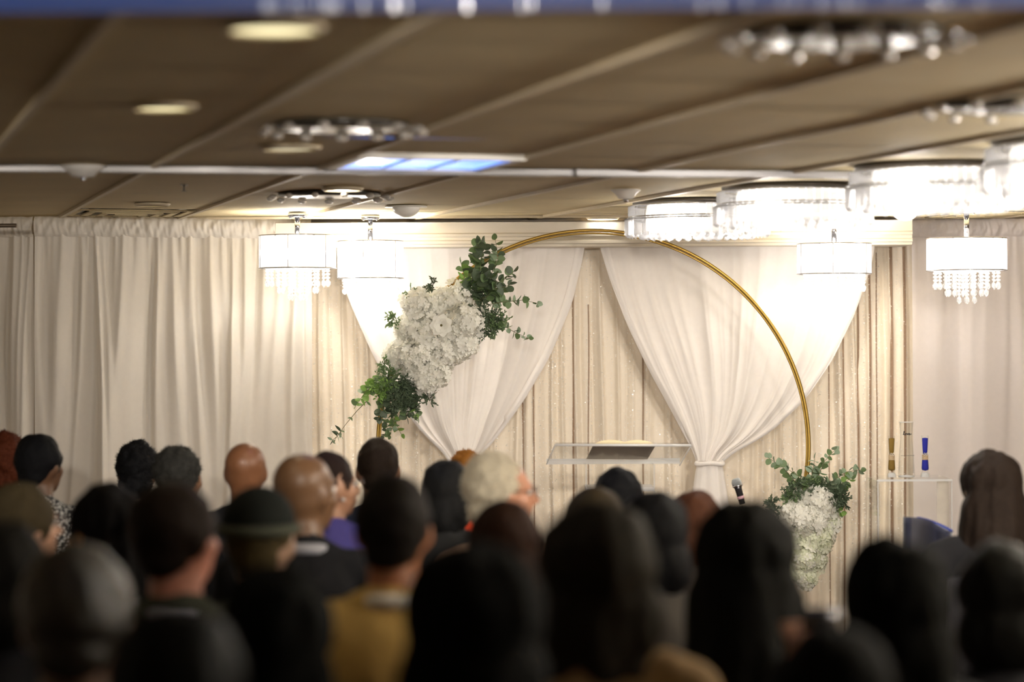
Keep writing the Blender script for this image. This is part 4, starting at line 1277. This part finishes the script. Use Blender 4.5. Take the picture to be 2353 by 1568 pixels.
BR1, BR2, BR3, FAIR, TAN = (.13, .065, .035), (.22, .11, .06), (.30, .15, .08), (.60, .36, .25), (.45, .24, .13)
people = [
    # back rows
    dict(px=8, ptop=996, Y=10.4, label='auburn haired guest cut by the left edge, back row', hair='curly', hc=(.085, .022, .010), sk=BR2, top=(.03, .02, .02)),
    dict(px=92, ptop=997, Y=9.6, label='short black haired guest in a speckled grey blouse at the far left', hair='short', hair_s=1.12, yaw=.55, sk=BR1, pattern=PAT, hc=(.008, .008, .009)),
    dict(px=315, ptop=1013, Y=10.5, label='guest with tousled black curls left of the grey haired man', hair='curly', sk=BR1, top=(.015, .015, .015), hair_s=.92, hc=(.009, .008, .008)),
    dict(px=415, ptop=1019, Y=9.7, label='guest with short greying afro left of the bald man in black', hair='afro', sk=BR2, hc=(.035, .034, .03), yaw=.3, hair_s=.88),
    dict(px=563, ptop=1018, Y=9.0, label='bald man with prominent ears and a black collar below the left curtain', hair='bald', sk=(.19, .08, .036), top=(.010, .010, .010), s=.94),
    dict(px=868, ptop=1008, Y=9.7, label='dark haired man in a navy suit below the hanging greenery', hair='short', sk=BR2, top=(.012, .016, .032), s=1.02, wide=1.12, hc=(.02, .013, .009), pitch=.1),
    dict(px=1072, ptop=1034, Y=10.5, label='guest with ginger curls in a red orange top under the left swag', hair='curly', hc=(.36, .15, .03), sk=TAN, top=(.75, .08, .03), s=.82, hair_s=.9),
    dict(px=1030, ptop=1058, Y=8.7, label='dark haired woman with earrings left of the blonde grey woman', hair='bob', sk=BR1, top=(.02, .02, .02), earring=(.8, .8, .75), hc=(.013, .013, .013), s=.96, yaw=.3),
    dict(px=762, ptop=1040, Y=8.15, label='woman wearing glasses and a violet top behind the bald man', hair='short', sk=(.38, .20, .12), top=(.07, .06, .23), glasses=True, yaw=1.0, s=.92, hc=(.02, .012, .01), earring=(.95, .95, .9)),
    dict(px=1160, ptop=1036, Y=7.9, label='elderly woman with pale grey curls, glasses and a pearl earring, in profile', hair='afro', hc=(.62, .56, .43), sk=(.42, .20, .12), yaw=1.35, glasses=True, earring=(.95, .93, .9), top=(.20, .13, .09), s=1.0, hair_s=.95),
    dict(px=1420, ptop=1075, Y=8.9, label='black haired guest directly below the clear lectern', hair='short', hair_s=1.1, sk=BR1, top=(.012, .012, .014), hc=(.008, .008, .008)),
    dict(px=2276, ptop=1038, Y=8.9, label='woman with long dark brown hair at the right edge beside the navy chair', hair='long', hc=(.020, .014, .011), sk=FAIR, top=(.012, .012, .013), yaw=-.15, s=1.08, hair_s=1.12),
    dict(px=703, ptop=1043, Y=7.4, label='large bald man in a black suit and white collar, left of centre', hair='bald', sk=(.15, .078, .038), collar=(.33, .33, .36), yaw=.75, s=1.06, top=(.012, .012, .014), wide=1.1),
    dict(px=1596, ptop=1128, Y=8.05, label='guest with reddish brown hair below the right swag tail', hair='bob', hc=(.06, .024, .013), sk=FAIR, top=(.05, .04, .035), s=.94),
    dict(px=1366, ptop=1124, Y=7.2, label='guest with dark crown and a brown sheen right of the elderly woman', hair='bob', hc=(.03, .022, .012), sk=BR3, s=1.0),
    dict(px=55, ptop=1108, Y=7.2, label='fair guest with glasses in profile near the left edge', hair='short', hair_s=1.2, hc=(.05, .038, .02), sk=(.5, .28, .18), yaw=.9, glasses=True, s=1.04, top=(.02, .02, .018)),
    # middle rows
    dict(px=1500, ptop=1130, Y=6.35, label='black haired guest between the brown haired guests, centre right', hair='bob', hc=(.008, .008, .008), sk=BR1, top=(.05, .045, .04)),
    dict(wide=.88, px=228, ptop=1116, Y=6.5, label='woman with black hair turned left showing her forehead', hair='long', hc=(.008, .007, .007), sk=(.50, .24, .07), yaw=-1.0, s=1.02),
    dict(wide=.88, px=597, ptop=1122, Y=6.3, label='guest in a dark cap with a grey band, left of centre', hair='cap', hc=(.06, .045, .02), sk=(.35, .22, .15), s=1.06, top=(.035, .038, .028), yaw=.2),
    dict(px=1160, ptop=1150, Y=6.1, label='guest with round dark auburn hair and pale blouse near the centre', hair='bob', hc=(.024, .011, .007), sk=BR3, s=.95, top=(.30, .27, .2)),
    dict(px=903, ptop=1092, Y=5.5, label='dark haired man in a mustard tan jacket with a white collar', hair='short', hc=(.014, .011, .009), sk=(.42, .17, .08), top=(.58, .38, .12), collar=(.8, .75, .66), s=1.0, wide=1.08, hair_s=1.06, yaw=.1),
    dict(wide=.9, px=405, ptop=1105, Y=5.6, label='dark haired man with reddish ear and white collar, left side', hair='short', hair_s=1.15, hc=(.018, .012, .009), sk=(.55, .24, .17), collar=(.42, .42, .5), s=1.06, top=(.05, .055, .035), yaw=.45, tilt=-.1),
    dict(wide=.8, px=4, ptop=1200, Y=5.15, label='dark figure at the left edge below the guest with glasses', hair='bob', hc=(.012, .011, .009), sk=BR1, s=1.0),
    dict(px=1710, ptop=1156, Y=5.3, label='guest with tall smooth black hair and purplish grey top, right of centre', hair='long', hair_s=1.16, hc=(.007, .007, .006), sk=BR1, top=(.075, .065, .085), s=1.1, hl=.7, wide=1.15),
    dict(px=2300, ptop=1245, Y=5.5, label='out of focus black haired guest at the lower right edge', hair='bob', hc=(.007, .007, .006), sk=BR1, s=1.08),
    dict(px=1372, ptop=1150, Y=4.65, label='guest with big dark hair showing olive brown sheen, centre right', hair='big', hc=(.022, .018, .012), sk=BR2, top=(.32, .21, .10), s=.94, hl=.6),
    dict(px=2050, ptop=1236, Y=4.6, label='guest with rounded black hair raising a phone, lower right', hair='big', hair_s=.93, hc=(.006, .006, .005), sk=(.48, .26, .18), s=.93, hl=.8, raise_arm=-1),
    dict(wide=.8, px=172, ptop=1250, Y=4.6, label='guest with glossy dark slicked hair near the lower left', hair='short', hair_s=1.1, hc=(.03, .026, .02), sk=BR1, s=1.2, hl=.22, top=(.012, .012, .012)),
    dict(px=632, ptop=1305, wide=.8, Y=4.35, label='black haired guest at the bottom left of the mustard jacket', hair='big', hair_s=.92, hc=(.006, .006, .005), sk=BR1, s=.92, hl=.8),
    dict(px=1085, ptop=1243, wide=.9, Y=3.9, label='nearest guest with wide black hair at the bottom centre', hair='big', hair_s=.98, hc=(.007, .007, .006), sk=(.30, .15, .07), s=.95, hl=.8),
    dict(px=400, ptop=1395, wide=.9, Y=3.4, label='very dark guest at the bottom left, nearest the camera', hair='bob', hc=(.006, .006, .005), sk=BR1, s=1.0, hl=.5),
    dict(px=1915, ptop=1440, Y=3.65, label='dark haired guest low at the bottom edge beneath the raised phone', hair='bob', hc=(.006, .006, .005), sk=BR1, s=.95, wide=.9, hl=.7),
]
CHF = mat('charcoal_chair_fabric', (.035, .035, .045), .9, var=.2, scale=80); CHL = mat('dark_chair_steel', (.05, .05, .05), .4, metal=.7)
cm_seat = MB().box((0, .16, .395), (.42, .44, .05)).mesh('seat', CHF)
b = MB(); b.add([Vector((.20 * (2 * k / 8 - 1), -.185 - .03 * (1 - (2 * k / 8 - 1) ** 2) - .05 * j_ + e, .47 + .38 * j_ - .03 * j_ * (2 * k / 8 - 1) ** 2)) for e in (0, -.035) for j_ in (0, 1) for k in range(9)],
                [(k, k + 1, 10 + k, 9 + k) for k in range(8)] + [(27 + k, 28 + k, 19 + k, 18 + k) for k in range(8)] + [(9 + k, 10 + k, 28 + k, 27 + k) for k in range(8)] + [(18 + k, 19 + k, k + 1, k) for k in range(8)] + [(0, 9, 27, 18), (8, 26, 35, 17)])
cm_back = b.mesh('backrest', CHF)
cm_leg = MB().tube([(0, 0, .38), (0, 0, 0)], .012, 8).mesh('leg', CHL)
cm_up = MB().tube([(0, 0, .37), (0, -.03, .6)], .010, 8).mesh('back_post', CHL)


def banquet_chair(x, y, who):
    who = ' '.join(who.split(',')[0].split()[:12])
    root = empty('banquet_chair', (x, y, 0), 0, 'charcoal chair beneath the ' + who, 'chair', 'banquet chairs under the seated guests')
    inst('seat', cm_seat, root); inst('backrest', cm_back, root)
    for sx_ in (-1, 1):
        inst('leg', cm_leg, root, (sx_ * .19, -.04, 0)); inst('leg', cm_leg, root, (sx_ * .19, .36, 0)); inst('back_post', cm_up, root, (sx_ * .16, -.06 - .12, 0))


for d in people:
    r_ = person(**d)
    if d['px'] in (1420, 1596, 2276): banquet_chair(r_.location.x, r_.location.y, d['label'])
# phone held up at the lower right
p = P(1885, 1425, 4.82)
root = empty('phone', p, 0, 'black phone held up by the guest at the lower right', 'phone')
MB().box((0, 0, 0), (.075, .010, .05)).build('case', BLK, root)
MB().box((0, .0055, 0), (.068, .001, .044)).build('screen', BLACKG, root)
